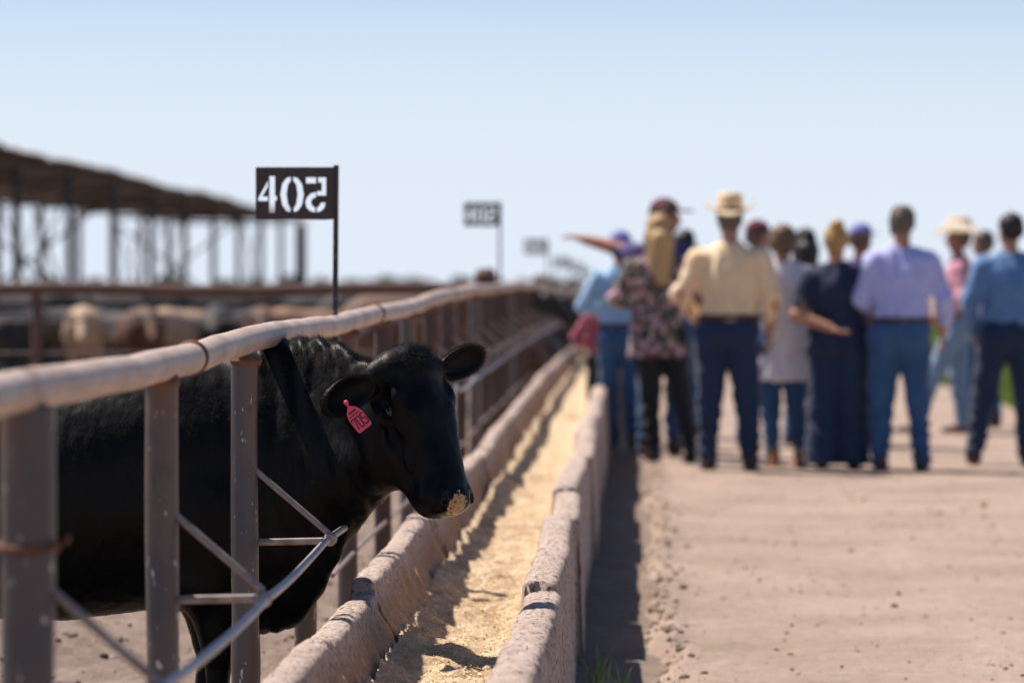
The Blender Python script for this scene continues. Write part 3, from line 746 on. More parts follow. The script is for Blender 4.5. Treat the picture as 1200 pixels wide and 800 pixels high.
# muzzle material mask: feed stuck on the nose
def add_muzzle():
    m = M['cow']; N = m.node_tree.nodes; L = m.node_tree.links; b = N['Principled BSDF']
    prev = b.inputs['Base Color'].links[0].from_socket
    tc = N.new('ShaderNodeTexCoord')
    def sph(c, r0, r1):
        c = c-base; vd = N.new('ShaderNodeVectorMath'); vd.operation = 'DISTANCE'; L.new(tc.outputs['Object'], vd.inputs[0]); vd.inputs[1].default_value = tuple(c)
        mr = N.new('ShaderNodeMapRange'); mr.inputs[1].default_value = r1; mr.inputs[2].default_value = r0; L.new(vd.outputs['Value'], mr.inputs[0]); return mr.outputs[0]
    wet = sph(H(.485, -.05, 0), .055, .085)
    mr = N.new('ShaderNodeMapRange'); mr.inputs[3].default_value = .46; mr.inputs[4].default_value = .2; L.new(wet, mr.inputs[0]); L.new(mr.outputs[0], b.inputs['Roughness'])
    fd = sph(H(.478, -.034, .010), .030, .056)
    t = N.new('ShaderNodeTexNoise'); t.inputs['Scale'].default_value = 85; t.inputs['Detail'].default_value = 8; L.new(tc.outputs['Object'], t.inputs['Vector'])
    mu = N.new('ShaderNodeMath'); mu.operation = 'ADD'; L.new(t.outputs['Fac'], mu.inputs[0]); L.new(fd, mu.inputs[1])
    st = N.new('ShaderNodeMapRange'); st.inputs[1].default_value = 1.34; st.inputs[2].default_value = 1.40; L.new(mu.outputs[0], st.inputs[0])
    mx = N.new('ShaderNodeMix'); mx.data_type = 'RGBA'; L.new(prev, mx.inputs[6]); mx.inputs[7].default_value = (.42, .27, .13, 1); L.new(st.outputs[0], mx.inputs[0]); L.new(mx.outputs[2], b.inputs['Base Color'])
add_muzzle()
# crumbs on the muzzle
def f_muz(n):
    dirs = RNG.normal(0, 1, (n*6, 3)); c0 = H(.478, -.034, .010); P = c0+dirs*.018
    for _ in range(4):
        e = .003; gx = np.stack([steer(P+np.eye(3)[i]*e)-steer(P-np.eye(3)[i]*e) for i in range(3)], 1)/(2*e); P = P-np.clip(steer(P), -.02, .02)[:, None]*gx/((gx*gx).sum(1)[:, None]+1e-3)
    keep = (np.linalg.norm(P-c0, axis=1) < .040) & (fbm(P, 60, 2) > .12); return P[keep][:n]
cr = flakes(300, f_muz, .0015, .0042, 'feed_crumbs', M['flake']); cr.location = (0, 0, 0); cr.parent = cow; cr.location = -Vector(base); cr['kind'] = 'stuff'
# eyes
for s in (1, -1):
    bmx = bmesh.new(); bmesh.ops.create_uvsphere(bmx, u_segments=24, v_segments=16, radius=.0185); me = bpy.data.meshes.new('eye'); bmx.to_mesh(me); bmx.free()
    me.polygons.foreach_set('use_smooth', np.ones(len(me.polygons), bool)); link('eye', me, M['eye'], cow, loc=Vector(H(.168, -.067, .104*s)-base))
# ears
def ear(root, tip, face, ln, wd, name='ear'):
    root = np.array(root); d = np.array(tip)-root; L_ = np.linalg.norm(d); B = basis(d, face)     # columns: along, face normal, side
    s = SD(); mid = root+d*.47
    s.u(ell(mid, (L_*.50, .015, wd), B)); s.u(ell(root+d*.76, (L_*.30, .012, wd*.62), B), .03); s.u(ell(root+d*.08, (L_*.34, .018, wd*.62), B), .02)
    s.sub(ell(mid+B[:, 1]*.018+d*.03, (L_*.48, .022, wd*.93), B), .006)
    lo = np.minimum(root, tip)-.09; hi = np.maximum(root, tip)+.09
    V, Fc = polygonise(s, lo, hi, .0035)
    # cupping
    loc = (V-mid)@B; V = V+B[:, 1]*((loc[:, 2]**2)*5.0+(loc[:, 0]**2)*1.5)[:, None]-B[:, 2:3].T*0
    eo = link(name, mesh_np(name, V-base, Fc), M['cow'], cow)
    n = 5200; lc = (V-mid)@B; edge = sstep(.5, .95, np.sqrt((lc[:, 0]/(L_*.52))**2+(lc[:, 2]/wd)**2)); w = .15+edge*2; w *= sstep(-.5, -.2, lc[:, 0]/L_)
    ix = RNG.choice(len(V), n, p=w/w.sum()); P = V[ix]; out = (lc[ix]*np.array([1, 0, 1.3]))@B.T; out /= np.linalg.norm(out, axis=1, keepdims=True)+1e-6
    d_ = out*(.4+.6*edge[ix][:, None])+B[:, 1]*.35+RNG.normal(0, .25, (n, 3)); d_ /= np.linalg.norm(d_, axis=1, keepdims=True)
    sd_ = np.cross(d_, RNG.normal(0, 1, (n, 3))); sd_ /= np.linalg.norm(sd_, axis=1, keepdims=True); hl = RNG.uniform(.004, .013, (n, 1))
    VV = np.stack([P-sd_*.0004, P+sd_*.0004, P+d_*hl], 1).reshape(-1, 3)-base; i = np.arange(n)*3
    ho = link('ear_hair', mesh_np('ear_hair', VV, np.stack([i, i+1, i+2], 1), False), M['hair'], eo); ho['kind'] = 'stuff'
    return eo
YE = 10.56
earN = (W(430, 450, 10.62), W(375, 475, 10.50), (.15, -1, -.30))
earF = (W(516, 434, 10.82), W(561, 413, 10.88), (.45, -.85, -.35))
ear(*earN, .1, .053); ear(*earF, .1, .046)
m_pk = MB()
# ear tag
tg = thing('ear_tag_tmp', None, None) if False else None
tm = Matrix.Translation(Vector(W(405, 473, 10.46))) @ Euler((R(90+4), R(-38), R(-8)), 'XYZ').to_matrix().to_4x4()
K = .0025
outl = [(-.9, 0), (.9, 0), (1.5, -4.5), (7.5, -9.5), (10.5, -17), (10.5, -33), (9.0, -35), (-9.0, -35), (-10.5, -33), (-10.5, -17), (-7.5, -9.5), (-1.5, -4.5)]
outl = [(x*K*.88, y*K*1.0) for x, y in outl]
bmx = bmesh.new(); vs = [bmx.verts.new((x, y, 0)) for x, y in outl]; f = bmx.faces.new(vs); r_ = bmesh.ops.extrude_face_region(bmx, geom=[f])
for e in r_['geom']:
    if isinstance(e, bmesh.types.BMVert): e.co.z += .0018
bmesh.ops.recalc_face_normals(bmx, faces=bmx.faces); me = bpy.data.meshes.new('ear_tag'); bmx.to_mesh(me); bmx.free(); me.transform(tm); me.transform(Matrix.Translation(-Vector(base)))
tago = link('ear_tag', me, M['tagpink'], cow); tago['label'] = 'pink ear tag numbered 705'
def strokes(lines, w, z=.0024):
    mb = MB()
    for P_ in lines:
        for a, b in zip(P_[:-1], P_[1:]):
            a = Vector((a[0], a[1], 0)); b = Vector((b[0], b[1], 0)); d = (b-a).normalized()*w*.4; n_ = Vector((-d.y, d.x, 0)).normalized()*w*.5; a = a-d; b = b+d
            V = [a-n_, b-n_, b+n_, a+n_]; V = [(v.x, v.y, z) for v in V]+[(v.x, v.y, z-.0004) for v in V]
            mb.add(V, [[0, 1, 2, 3], [7, 6, 5, 4], [0, 4, 5, 1], [1, 5, 6, 2], [2, 6, 7, 3], [3, 7, 4, 0]])
    me = mb.mesh('tag_number', False); me.transform(tm); me.transform(Matrix.Translation(-Vector(base))); return me
def dg(x0, y0, P_): return [(x0+x*K, y0+y*K) for x, y in P_]
num = [dg(-7.6*K, -31*K, [(0, 10), (0, 12.5), (4, 12.5), (1.8, 0)]),
       dg(-2.0*K, -31*K, [(.8, 0), (0, 2), (0, 10.5), (.8, 12.5), (3.4, 12.5), (4.2, 10.5), (4.2, 2), (3.4, 0), (.8, 0)]),
       dg(4.0*K, -31*K, [(4, 12.5), (.3, 12.5), (.1, 7.2), (3.2, 7.4), (4.2, 5.5), (4.2, 2), (3.2, 0), (.6, 0), (0, 2)])]
link('tag_number', strokes(num, .0032), M['ink'], tago)
link('tag_print', strokes([dg(-4*K, -11.5*K, [(0, 0), (8, 0)]), dg(-5.5*K, -15*K, [(0, 0), (11, 0)])], .0040), M['ink'], tago) if False else None
small = [dg((-4+i*1.5)*K, -12.4*K, [(0, 0), (0, 2.0), (.8, 1.0)]) for i in range(6)]+[dg((-6+i*1.25)*K, -15.6*K, [(0, 0), (.4, 1.0)]) for i in range(10)]
link('tag_print', strokes(small, .0016), M['ink'], tago)
bst = bmesh.new(); bmesh.ops.create_uvsphere(bst, u_segments=12, v_segments=8, radius=.007); me = bpy.data.meshes.new('tag_button'); bst.to_mesh(me); bst.free(); link('tag_button', me, M['tagpink'], tago, loc=Vector(W(405, 472, 10.455)-base))
# hooves
for (x, yy) in ((-1.155, 10.99), (-1.215, 11.25), (-2.68, 10.95), (-2.58, 11.29)):
    mb = MB()
    for s in (-1, 1): mb.tube([(x-.02, yy+s*.022, .0), (x-.015, yy+s*.02, .03), (x-.015, yy+s*.018, .075)], [.036, .034, .026], 12)
    o = mb.build('hoof', M['hoof'], cow); o.location = -Vector(base)
# hair fuzz over the visible body
def fuzz():
    me = body.data; nv = len(me.vertices); co = np.zeros(nv*3, np.float32); me.vertices.foreach_get('co', co); co = co.reshape(-1, 3).astype(float)+base
    no = np.zeros(nv*3, np.float32); me.vertices.foreach_get('normal', no); no = no.reshape(-1, 3).astype(float)
    head = ((co-HP)@fv > .02) & (co[:, 0] > -.76)
    w = np.where(no[:, 2] > .15, 3.0, .5)*sstep(-2.2, -1.7, co[:, 0]); w = w*np.where((co-HP)@fv > .40, 0, 1)*np.where(co[:, 1] > 11.35, .1, 1)
    n = 95000; idx = RNG.choice(nv, n, p=w/w.sum()); P = co[idx]+RNG.normal(0, .004, (n, 3)); Nn = no[idx]; P = P-Nn*((P-co[idx])*Nn).sum(1)[:, None]-Nn*.0012
    hd = head[idx]; poll = np.linalg.norm(P-(HP+fv*.01), axis=1) < .08; crest = (P[:, 2] > 1.14) & (P[:, 0] > -1.02) & (P[:, 0] < -.74)
    flow = np.where(hd[:, None], -fv*.3+fv*.9, np.array([-.75, 0, -.5]))+RNG.normal(0, .28, (n, 3))
    flow = flow-Nn*(flow*Nn).sum(1)[:, None]; flow /= np.linalg.norm(flow, axis=1, keepdims=True)+1e-6
    lift = np.where(crest | poll, .75, .33)+RNG.uniform(-.1, .15, n); L_ = np.where(crest, .024, np.where(poll, .017, np.where(hd, .007, .012)))*RNG.uniform(.5, 1.2, n)
    d = flow+Nn*lift[:, None]; d /= np.linalg.norm(d, axis=1, keepdims=True)
    sd_ = np.cross(d, Nn+RNG.normal(0, .3, (n, 3))); sd_ /= np.linalg.norm(sd_, axis=1, keepdims=True)+1e-6
    wd = .00045
    V = np.stack([P-sd_*wd, P+sd_*wd, P+d*L_[:, None]], 1).reshape(-1, 3)-base; i = np.arange(n)*3
    o = link('coat_hair', mesh_np('coat_hair', V, np.stack([i, i+1, i+2], 1), False), M['hair'], cow); o['kind'] = 'stuff'
fuzz()
def tube_hairs(lst, name, m):
    mb = MB()
    for a, b, r in lst: mb.tube([a, (Vector(a)+Vector(b))/2+Vector((0, 0, .003)), b], [r, r*.8, r*.3], 4)
    o = mb.build(name, m, cow, False); o.location = -Vector(base); o['kind'] = 'stuff'
wh = []
M['whisk'] = mat('whiskers', (.30, .24, .2), rough=.5)
for i in range(46):
    f_ = random.uniform(.40, .485); r_ = random.uniform(-.045, .05); a = H(f_, -.150+random.uniform(-.004, .012), r_)
    b = a+np.array([random.uniform(-.012, .022), -.006, -random.uniform(.018, .040)]); wh.append((a, b, .00035))
tube_hairs(wh, 'whiskers', M['whisk'])

# ------------------------------------------------------------------ cattle in the pens behind
def simple_cow(lower):
    s = SD()
    X_ = [(-.78, .88, .10, .10), (-.62, .90, .25, .22), (-.2, .86, .33, .30), (.25, .86, .33, .29), (.58, .90, .30, .24), (.78, .95, .2, .16)]
    for a, b in zip(X_[:-1], X_[1:]):
        n_ = 3
        for q in range(n_):
            t = q/n_; v = [a[i]+(b[i]-a[i])*t for i in range(4)]; s.u(ell((v[0], 0, v[1]), (.20, v[3], v[2])), .08)
    hz, hx = (.95, 1.22) if not lower else (.42, 1.18)
    s.u(cap((.62, 0, 1.0), (hx-.18, .0, hz+.10), .2, .11), .12); s.u(cap((hx-.16, 0, hz+.12), (hx+.14, 0, hz-.14), .10, .062), .05)
    for q in (1, -1):
        s.u(ell((hx-.17, .15*q, hz+.15), (.03, .08, .045)), .02)
        s.u(cap((.52, .14*q, .7), (.50, .14*q, .36), .10, .05), .06); s.u(cap((.50, .14*q, .36), (.51, .14*q, .03), .045, .04), .02)
        s.u(cap((-.62, .15*q, .75), (-.52, .15*q, .52), .16, .10), .08); s.u(cap((-.52, .15*q, .52), (-.70, .15*q, .38), .09, .05), .04); s.u(cap((-.70, .15*q, .38), (-.66, .15*q, .03), .045, .04), .02)
    s.u(cap((-.80, 0, 1.05), (-.90, 0, .5), .03, .02), .03)
    V, Fc = polygonise(s, (-1.1, -.5, -.03), (1.6, .5, 1.5), .024); return mesh_np('body', V, Fc)
cmesh = [simple_cow(False), simple_cow(True)]
CC = {'tan': ((.38, .23, .14), (.33, .19, .11)), 'black': ((.012, .012, .015), (.02, .018, .02)), 'brown': ((.13, .06, .035), (.09, .045, .03)), 'cream': ((.46, .32, .22), (.36, .25, .17)), 'grey': ((.10, .095, .10), (.07, .065, .07))}
for c, (a, b) in CC.items(): M['hide_'+c] = mat('hide_'+c, a, b, scale=5, rough=.7)
rows = [('the front row behind the cross fence', 'right behind the dark cross fence rail', [(18, 43, 'black', 0, 75), (55, 45.5, 'grey', 0, 60), (98, 43.5, 'cream', 0, 276), (128, 46, 'black', 1, 120), (162, 44, 'brown', 0, 285), (190, 46.5, 'grey', 0, 80), (216, 44.5, 'cream', 0, 250), (252, 45, 'black', 0, 95), (283, 47, 'grey', 1, 70), (308, 45, 'brown', 0, 275), (336, 47, 'black', 0, 110), (362, 45, 'tan', 0, 240), (392, 47, 'black', 0, 60), (425, 45.8, 'grey', 0, 90)]),
 ('the middle row of cattle', 'between the cross fences', [(5, 53, 'black', 0, 10), (75, 55, 'black', 0, 170), (140, 54, 'black', 0, 0), (200, 56, 'grey', 0, 30), (262, 54, 'black', 0, 185), (330, 55, 'black', 0, 0), (390, 56, 'brown', 0, 150), (450, 54, 'black', 0, 20)]),
 ('the far row of cattle', 'small and dim beyond the others', [(30, 68, 'black', 0, 0), (85, 70, 'black', 0, 180), (135, 67, 'grey', 0, 20), (185, 72, 'black', 0, 0), (240, 68, 'black', 0, 170), (290, 71, 'grey', 0, 0), (345, 68, 'black', 0, 10), (400, 70, 'black', 0, 180), (455, 69, 'black', 0, 0)]),
 ('the row lined up behind the feed fence', '', [(742-int(8900/Y_), Y_, c_, l_, r_) for Y_, c_, l_, r_ in [(37.5, 'brown', 1, 12), (40.2, 'black', 0, -8), (42.6, 'grey', 1, 5), (48.0, 'black', 0, 10), (50.5, 'black', 1, -12), (53.4, 'brown', 0, 3), (56.5, 'black', 0, -6), (60.0, 'grey', 0, 8), (65.0, 'black', 0, 0), (69, 'black', 0, 10), (73.5, 'brown', 0, -5), (78, 'black', 0, 4), (84, 'black', 0, 0), (91, 'black', 0, 8)]])]
for rn, wh_, lst in rows:
    for q, (px, Y, c, lw, rz) in enumerate(lst):
        lb = f'blurred {c} steer, {ORD[q]} from the left in {rn}'
        sm = thing('pen_steer', lb, 'steer', (WX(px, Y), Y, g(Y)-.02), R(rz), 'cattle standing in the pens behind'); k_ = (.82 if rn.startswith('the front') else 1.02)+.05*((q*7) % 5)/5; sm.scale = (k_, k_, k_)
        o = link('body', cmesh[lw], M['hide_black'], sm); o.material_slots[0].link = 'OBJECT'; o.material_slots[0].material = M['hide_'+c]

# ------------------------------------------------------------------ people
SK = mat('skin', (.50, .26, .17), (.43, .21, .135), scale=14, rough=.5); M['skin'] = SK
M['skin_red'] = mat('sunburnt_skin', (.44, .17, .10), (.36, .13, .08), scale=14, rough=.5)
def cloth(name, a, b=None, **k): return mat(name, a, b or tuple(v*.85 for v in a), scale=6, rough=.85, sheen=.15, bump=.15, bscale=120, bdist=.002, **k)
M['denim'] = cloth('blue_denim', (.018, .068, .17), (.032, .105, .24)); M['denim_dark'] = cloth('dark_denim', (.007, .028, .080)); M['denim_light'] = cloth('faded_denim', (.14, .24, .38), (.20, .31, .46))
M['leather'] = mat('brown_leather', (.09, .035, .02), (.05, .02, .012), scale=10, rough=.45); M['tanboot'] = mat('tan_suede', (.42, .22, .10), (.35, .18, .08), scale=10, rough=.8)
M['blackshoe'] = mat('black_leather', (.012, .012, .015), rough=.45); M['straw'] = mat('straw_hat', (.78, .60, .38), (.62, .46, .27), scale=40, rough=.8, bump=.4, bscale=140)
M['cream'] = cloth('cream_shirt', (.86, .68, .45), (.80, .60, .37)); M['white'] = cloth('white_cotton', (.84, .82, .88)); M['navy'] = cloth('navy_jersey', (.010, .022, .065)); M['lav'] = cloth('pale_blue_shirt', (.48, .52, .84), (.41, .46, .80))
M['ltblue'] = cloth('light_blue_shirt', (.34, .56, .80), (.28, .48, .72)); M['chambray'] = cloth('chambray_shirt', (.09, .20, .40), (.12, .25, .46)); M['pink'] = cloth('pink_shirt', (.60, .28, .36)); M['maroon'] = cloth('maroon_cloth', (.14, .008, .035)); M['maroon2'] = cloth('deep_red_jacket', (.30, .03, .09), (.42, .12, .15)); M['purple'] = cloth('purple_navy_shirt', (.07, .05, .18)); M['capblue'] = cloth('blue_cap', (.22, .24, .58)); M['blackpants'] = cloth('black_trousers', (.008, .012, .02))
M['floral'] = cloth('floral_blouse', (.05, .055, .05), (.10, .10, .075), spots=[((.60, .38, .45), 18, .53, .58), ((.35, .38, .22), 17, .60, .66), ((.20, .02, .08), 14, .60, .66)])
def soft(names):
    for q in names:
        b = M[q].node_tree.nodes['Principled BSDF']; b.inputs['Subsurface Weight'].default_value = .55; b.inputs['Subsurface Radius'].default_value = (.9, .8, .7); b.inputs['Subsurface Scale'].default_value = .07
soft(['cream', 'white', 'lav', 'ltblue', 'pink', 'straw'])
def hairm(n_, a, b): return mat(n_, a, b, scale=30, rough=.5, stretch=(6, 6, .6), bump=.6, bscale=40, bdist=.004)
M['h_blonde'] = hairm('blonde_hair', (.60, .40, .18), (.34, .20, .085)); M['h_brown'] = hairm('brown_hair', (.20, .12, .07), (.10, .06, .035)); M['h_black'] = hairm('black_hair', (.012, .009, .008), (.022, .016, .013)); M['h_grey'] = hairm('greying_hair', (.16, .12, .09), (.09, .07, .06)); M['h_gold'] = hairm('golden_hair', (.55, .33, .10), (.32, .18, .06))

def rot2(P, a): c, s = math.cos(a), math.sin(a); P = np.array(P, float); return np.array([P[0]*c-P[1]*s, P[0]*s+P[1]*c, P[2]])
def person(px, s, hgt, label, shirt, pants, shoes, hair=None, hair_style='short', hat=None, hatmat=None, heading=0, head_turn=0, arms=None, sleeves='long', hem=.98, build=1.0,
           stance=None, skin='skin', pants_bottom=1.0, tucked=False, eyes=False, lean=0.0, zoff=0.0):
    Y = F/s; X = WX(px, Y); sc = hgt/1.75
    pr = random.Random(int(px*7)); t = thing('person', label, 'person', (X, Y, g(Y)+zoff), R(heading+pr.uniform(-9, 9)), 'people standing in a group on the dirt road'); t.scale = (sc, sc, sc)
    head_turn = head_turn or pr.uniform(-28, 28); hipx = pr.uniform(-.02, .02)
    B = build
    stance = stance or ((-.11, 0), (.11, 0))
    hips = [(-.085*B+hipx, 0, .90+hipx*.6), (.085*B+hipx, 0, .90-hipx*.6)]
    if arms is None: arms = (((-.27, -.03, 1.14), (-.25, .05, .90)), ((.27, -.03, 1.14), (.25, .05, .90)))
    sh_ = [(-.165*B, -.01, 1.385), (.165*B, -.01, 1.385)]
    legs = []
    for i in (0, 1):
        fx, fy = stance[i]; an = np.array([fx, fy-.01, .085]); hp = np.array(hips[i]); kn = (an+hp)/2+np.array([0, .025, 0]); legs.append((hp, kn, an))
    # ---- body
    b = SD()
    b.u(ell((0, 0, .95), (.15*B, .10*B, .13))); b.u(ell((0, .01, 1.10), (.135*B, .10*B, .14)), .04); b.u(ell((0, 0, 1.29), (.155*B, .105*B, .17)), .05)
    b.u(cap(sh_[0], sh_[1], .05, .05), .05); b.u(cap((0, -.01, 1.40), (0, .012, 1.56), .058, .053), .03)
    ht = R(head_turn); hr = lambda p: tuple(rot2(p, ht))
    Rh = np.array([[math.cos(ht), -math.sin(ht), 0], [math.sin(ht), math.cos(ht), 0], [0, 0, 1]])
    b.u(ell(hr((0, .0, 1.665)), (.075, .093, .092), Rh), .02); b.u(ell(hr((0, .035, 1.60)), (.055, .060, .062), Rh), .03)
    b.u(cap(hr((0, .090, 1.655)), hr((0, .112, 1.625)), .010, .014), .012)
    for q in (-1, 1):
        b.u(ell(hr((.077*q, -.005, 1.645)), (.010, .020, .032), Rh), .008)
        b.sub(ell(hr((.030*q, .098, 1.660)), (.018, .012, .012), Rh), .01)
    b.u(cap(hr((-.02, .088, 1.592)), hr((.02, .088, 1.592)), .008, .008), .01)
    for hp, kn, an in legs: b.u(cap(hp, kn, .078, .052), .03); b.u(cap(kn, an, .052, .036), .02); b.u(cap(an, an+np.array([0, .10, -.05]), .036, .030), .02)
    for i in (0, 1):
        el_, wr = [np.array(q, float) for q in arms[i]]; s0 = np.array(sh_[i]); b.u(cap(s0, el_, .050*B, .042*B), .03); b.u(cap(el_, wr, .043*B, .028*B), .015)
        d = wr-el_; d /= np.linalg.norm(d); side = np.array([0, 1.0, 0]) if abs(d[1]) < .8 else np.array([0, 0, 1.0]); side = side-d*(side@d); side /= np.linalg.norm(side); nn = np.cross(d, side)
        pc = wr+d*.05; b.u(ell(pc, (.048, .040, .018), np.stack([d, side, nn], 1)), .012)
        curl = nn*(-1 if (nn@(np.array([0, 0, 1.2])-wr)) < 0 else 1)
        for j, (o_, L_) in enumerate(((.030, .066), (.010, .076), (-.010, .070), (-.029, .056))):
            p0 = wr+d*.085+side*o_; p1 = p0+d*L_*.5+curl*.006; p2 = p1+d*L_*.4+curl*.020
            b.u(cap(p0-d*.02, p1, .0105, .0095), .003); b.u(cap(p1, p2, .0095, .008), .003)
        b.u(cap(wr+d*.025+side*.028, wr+d*.062+side*.062, .013, .011), .006); b.u(cap(wr+d*.062+side*.062, wr+d*.092+side*.064+curl*.01, .011, .009), .003)
    allp = np.array([q for a in arms for q in a]+[[-.3, -.25, 0], [.3, .25, 0]]+[[x, y_, 0] for x, y_ in stance])
    lo = np.array([allp[:, 0].min()-.2, allp[:, 1].min()-.2, -.02]); hi = np.array([allp[:, 0].max()+.2, allp[:, 1].max()+.2, max(1.82, allp[:, 2].max()+.2)])
    V, Fc = polygonise(b, lo, hi, .0115, project=1); link('body', mesh_np('body', V, Fc), M[skin], t)
    # ---- shirt
    c = SD(); top = 1.0
    c.u(ell((0, 0, 1.27), (.185*B, .128*B, .215))); c.u(ell((0, .0, 1.05), (.170*B, .125*B, .17)), .08); c.u(cap(sh_[0], sh_[1], .066, .066), .06); c.u(cap((-.05, -.01, 1.44), (.05, -.01, 1.44), .055, .055), .06)
    if hem < .9: c.u(cap((0, 0, .95), (0, 0, hem-.02), .15*B, .165*B), .06)
    if hem < .9: c.u(cap((.05*B, 0, .95), (.05*B, 0, hem-.02), .13*B, .15*B), .06); c.u(cap((-.05*B, 0, .95), (-.05*B, 0, hem-.02), .13*B, .15*B), .06)
    for i in (0, 1):
        el_, wr = [np.array(q, float) for q in arms[i]]; s0 = np.array(sh_[i])
        if sleeves == 'long': c.u(cap(s0, el_, .070*B, .060), .05); c.u(cap(el_, wr, .058, .042), .03)
        else: c.u(cap(s0, s0+(el_-s0)*.72, .070*B, .064), .04)
    if not tucked: c.inter(halfspace((0, 0, hem), (0, 0, -1)), .012)
    else: c.inter(halfspace((0, 0, hem-.02), (0, 0, -1)), .03)
    c.sub(ell((0, .025, 1.53), (.066, .070, .075)), .008)
    if hair_style != 'long': c.u(cap((-.045, -.045, 1.475), (.045, -.045, 1.475), .022, .022), .015)
    def sdisp(V, N_): return .015*fbm(V*np.array([1.8, 1.8, .6])+px, 9, 3)+.007*np.sin(V[:, 0]*60+4*fbm(V+px, 6, 2))*sstep(1.35, 1.1, V[:, 2])
    V, Fc = polygonise(c, lo, hi, .014, sdisp, project=1); link('shirt', mesh_np('shirt', V, Fc), M[shirt], t)
    # ---- trousers
    p = SD(); p.u(ell((0, -.005, .94), (.172*B, .128*B, .14)))
    for hp, kn, an in legs:
        wk = 1+.35*max(0, pants_bottom-1); p.u(cap(hp-np.array([0, 0, .01]), kn, .104*B, .074*B*wk), .035); p.u(cap(kn, an-np.array([0, 0, .02]), .073*B*wk, .062*pants_bottom), .02)
        p.u(ell((hp[0], -.055, .90), (.085*B, .075, .10)), .04)
    p.inter(halfspace((0, 0, 1.03), (0, 0, 1)), .008); p.inter(halfspace((0, 0, .045), (0, 0, -1)), .008)
    def pdisp(V, N_): return .010*fbm(V+px*3, 11, 3)+.007*np.sin(V[:, 2]*75+5*fbm(V, 5, 2))*sstep(.6, .25, V[:, 2])
    V, Fc = polygonise(p, (lo[0], lo[1], 0), (hi[0], hi[1], 1.1), .014, pdisp, project=1); link('trousers', mesh_np('trousers', V, Fc), M[pants], t)
    if tucked:
        bl = MB(); n_ = 28; ring_ = [(.170*B*math.cos(2*math.pi*i/n_), .127*B*math.sin(2*math.pi*i/n_), 1.012) for i in range(n_+1)]
        bl.tube(ring_, .017, 6).build('belt', M['leather'], t)
    # ---- shoes
    for hp, kn, an in legs:
        s_ = SD(); s_.u(cap(an+np.array([0, -.015, .03]), an+np.array([0, -.02, -.045]), .047, .043)); s_.u(ell(an+np.array([0, .085, -.052]), (.045, .105, .042)), .03); s_.u(ell(an+np.array([0, -.03, -.055]), (.040, .048, .035)), .02)
        s_.inter(halfspace((0, 0, .002), (0, 0, -1)), .004)
        V, Fc = polygonise(s_, an-.22, an+.22, .011, project=1); link('shoe', mesh_np('shoe', V, Fc), M[shoes], t)
    # ---- hair
    if hair:
        h = SD(); h.u(ell(hr((0, -.012, 1.685)), (.086, .100, .088), Rh))
        if hair_style == 'short': h.u(ell(hr((0, -.035, 1.64)), (.078, .072, .065), Rh), .02)
        if hair_style == 'long': h.u(ell(hr((0, -.055, 1.58)), (.095, .060, .14), Rh), .03); h.u(cap((0, -.09, 1.58), (.0, -.115, 1.30), .085, .05), .03); h.u(cap((-.06, -.05, 1.6), (-.05, -.09, 1.38), .05, .035), .03); h.u(cap((.06, -.05, 1.6), (.05, -.09, 1.38), .05, .035), .03)
        if hair_style == 'bob': h.u(ell(hr((0, -.035, 1.63)), (.098, .080, .09), Rh), .02)
        if hair_style == 'bun': h.u(ell(hr((0, -.03, 1.65)), (.088, .085, .075), Rh), .02); h.u(ell(hr((0, -.04, 1.765)), (.055, .055, .045), Rh), .015)
        h.sub(ell(hr((0, .115, 1.62)), (.085, .085, .10), Rh), .01)
        for q in range(9):
            a_ = pr.uniform(2.2, 4.1)*1.0; zz_ = pr.uniform(1.60, 1.76); rr_ = .085*math.sqrt(max(.1, 1-((zz_-1.68)/.11)**2)); p_ = np.array([math.sin(a_)*rr_, math.cos(a_)*rr_, zz_]); h.u(cap(p_, p_+np.array([pr.uniform(-.02, .02), -.006, -.06]), .017, .007), .015)
        V, Fc = polygonise(h, (-.25, -.28, 1.2), (.25, .2, 1.86), .0115, lambda V, N_: .006*fbm(V*np.array([3, 3, .8])+px, 14, 3), project=1); link('hair', mesh_np('hair', V, Fc), M[hair], t)
    # ---- hats
    if hat == 'cowboy':
        V = []; Fc = []; n_ = 48; rings = []
        def pt(rx, ry, z, a, curl=0): x = rx*math.sin(a); y_ = ry*math.cos(a); return (x, y_, z+curl*(abs(math.sin(a))**3)-.35*curl*abs(math.cos(a))**4)
        prof = [(.168, .205, 1.705, .085), (.150, .175, 1.700, .035), (.115, .135, 1.700, .008), (.090, .110, 1.705, 0), (.088, .108, 1.75, 0), (.082, .10, 1.80, 0), (.070, .086, 1.825, 0), (.045, .062, 1.822, 0), (.015, .03, 1.800, 0)]
        top_ = [pt(*q[:3], 2*math.pi*i/n_, q[3]) for q in prof for i in range(n_)]
        V = top_; m_ = len(prof)
        for j in range(m_-1):
            for i in range(n_): a = j*n_+i; b_ = j*n_+(i+1) % n_; Fc.append([a, b_, b_+n_, a+n_])
        Fc.append([(m_-1)*n_+i for i in range(n_)])
        k0 = len(V); V = V+[pt(q[0], q[1], q[2]-.006, 2*math.pi*i/n_, q[3]) for q in prof[:4] for i in range(n_)]
        for j in range(3):
            for i in range(n_): a = k0+j*n_+i; b_ = k0+j*n_+(i+1) % n_; Fc.append([a+n_, b_+n_, b_, a])
        for i in range(n_): a = i; b_ = (i+1) % n_; Fc.append([b_, a, k0+a, k0+b_])
        ho = link('cowboy_hat', mesh_np('cowboy_hat', V, Fc), M[hatmat], t); ho.rotation_euler.z = ht
        bd = MB().tube([(.0915*math.sin(2*math.pi*i/24), .1115*math.cos(2*math.pi*i/24), 1.716) for i in range(25)], .008, 6).build('hat_band', M['leather'], ho)
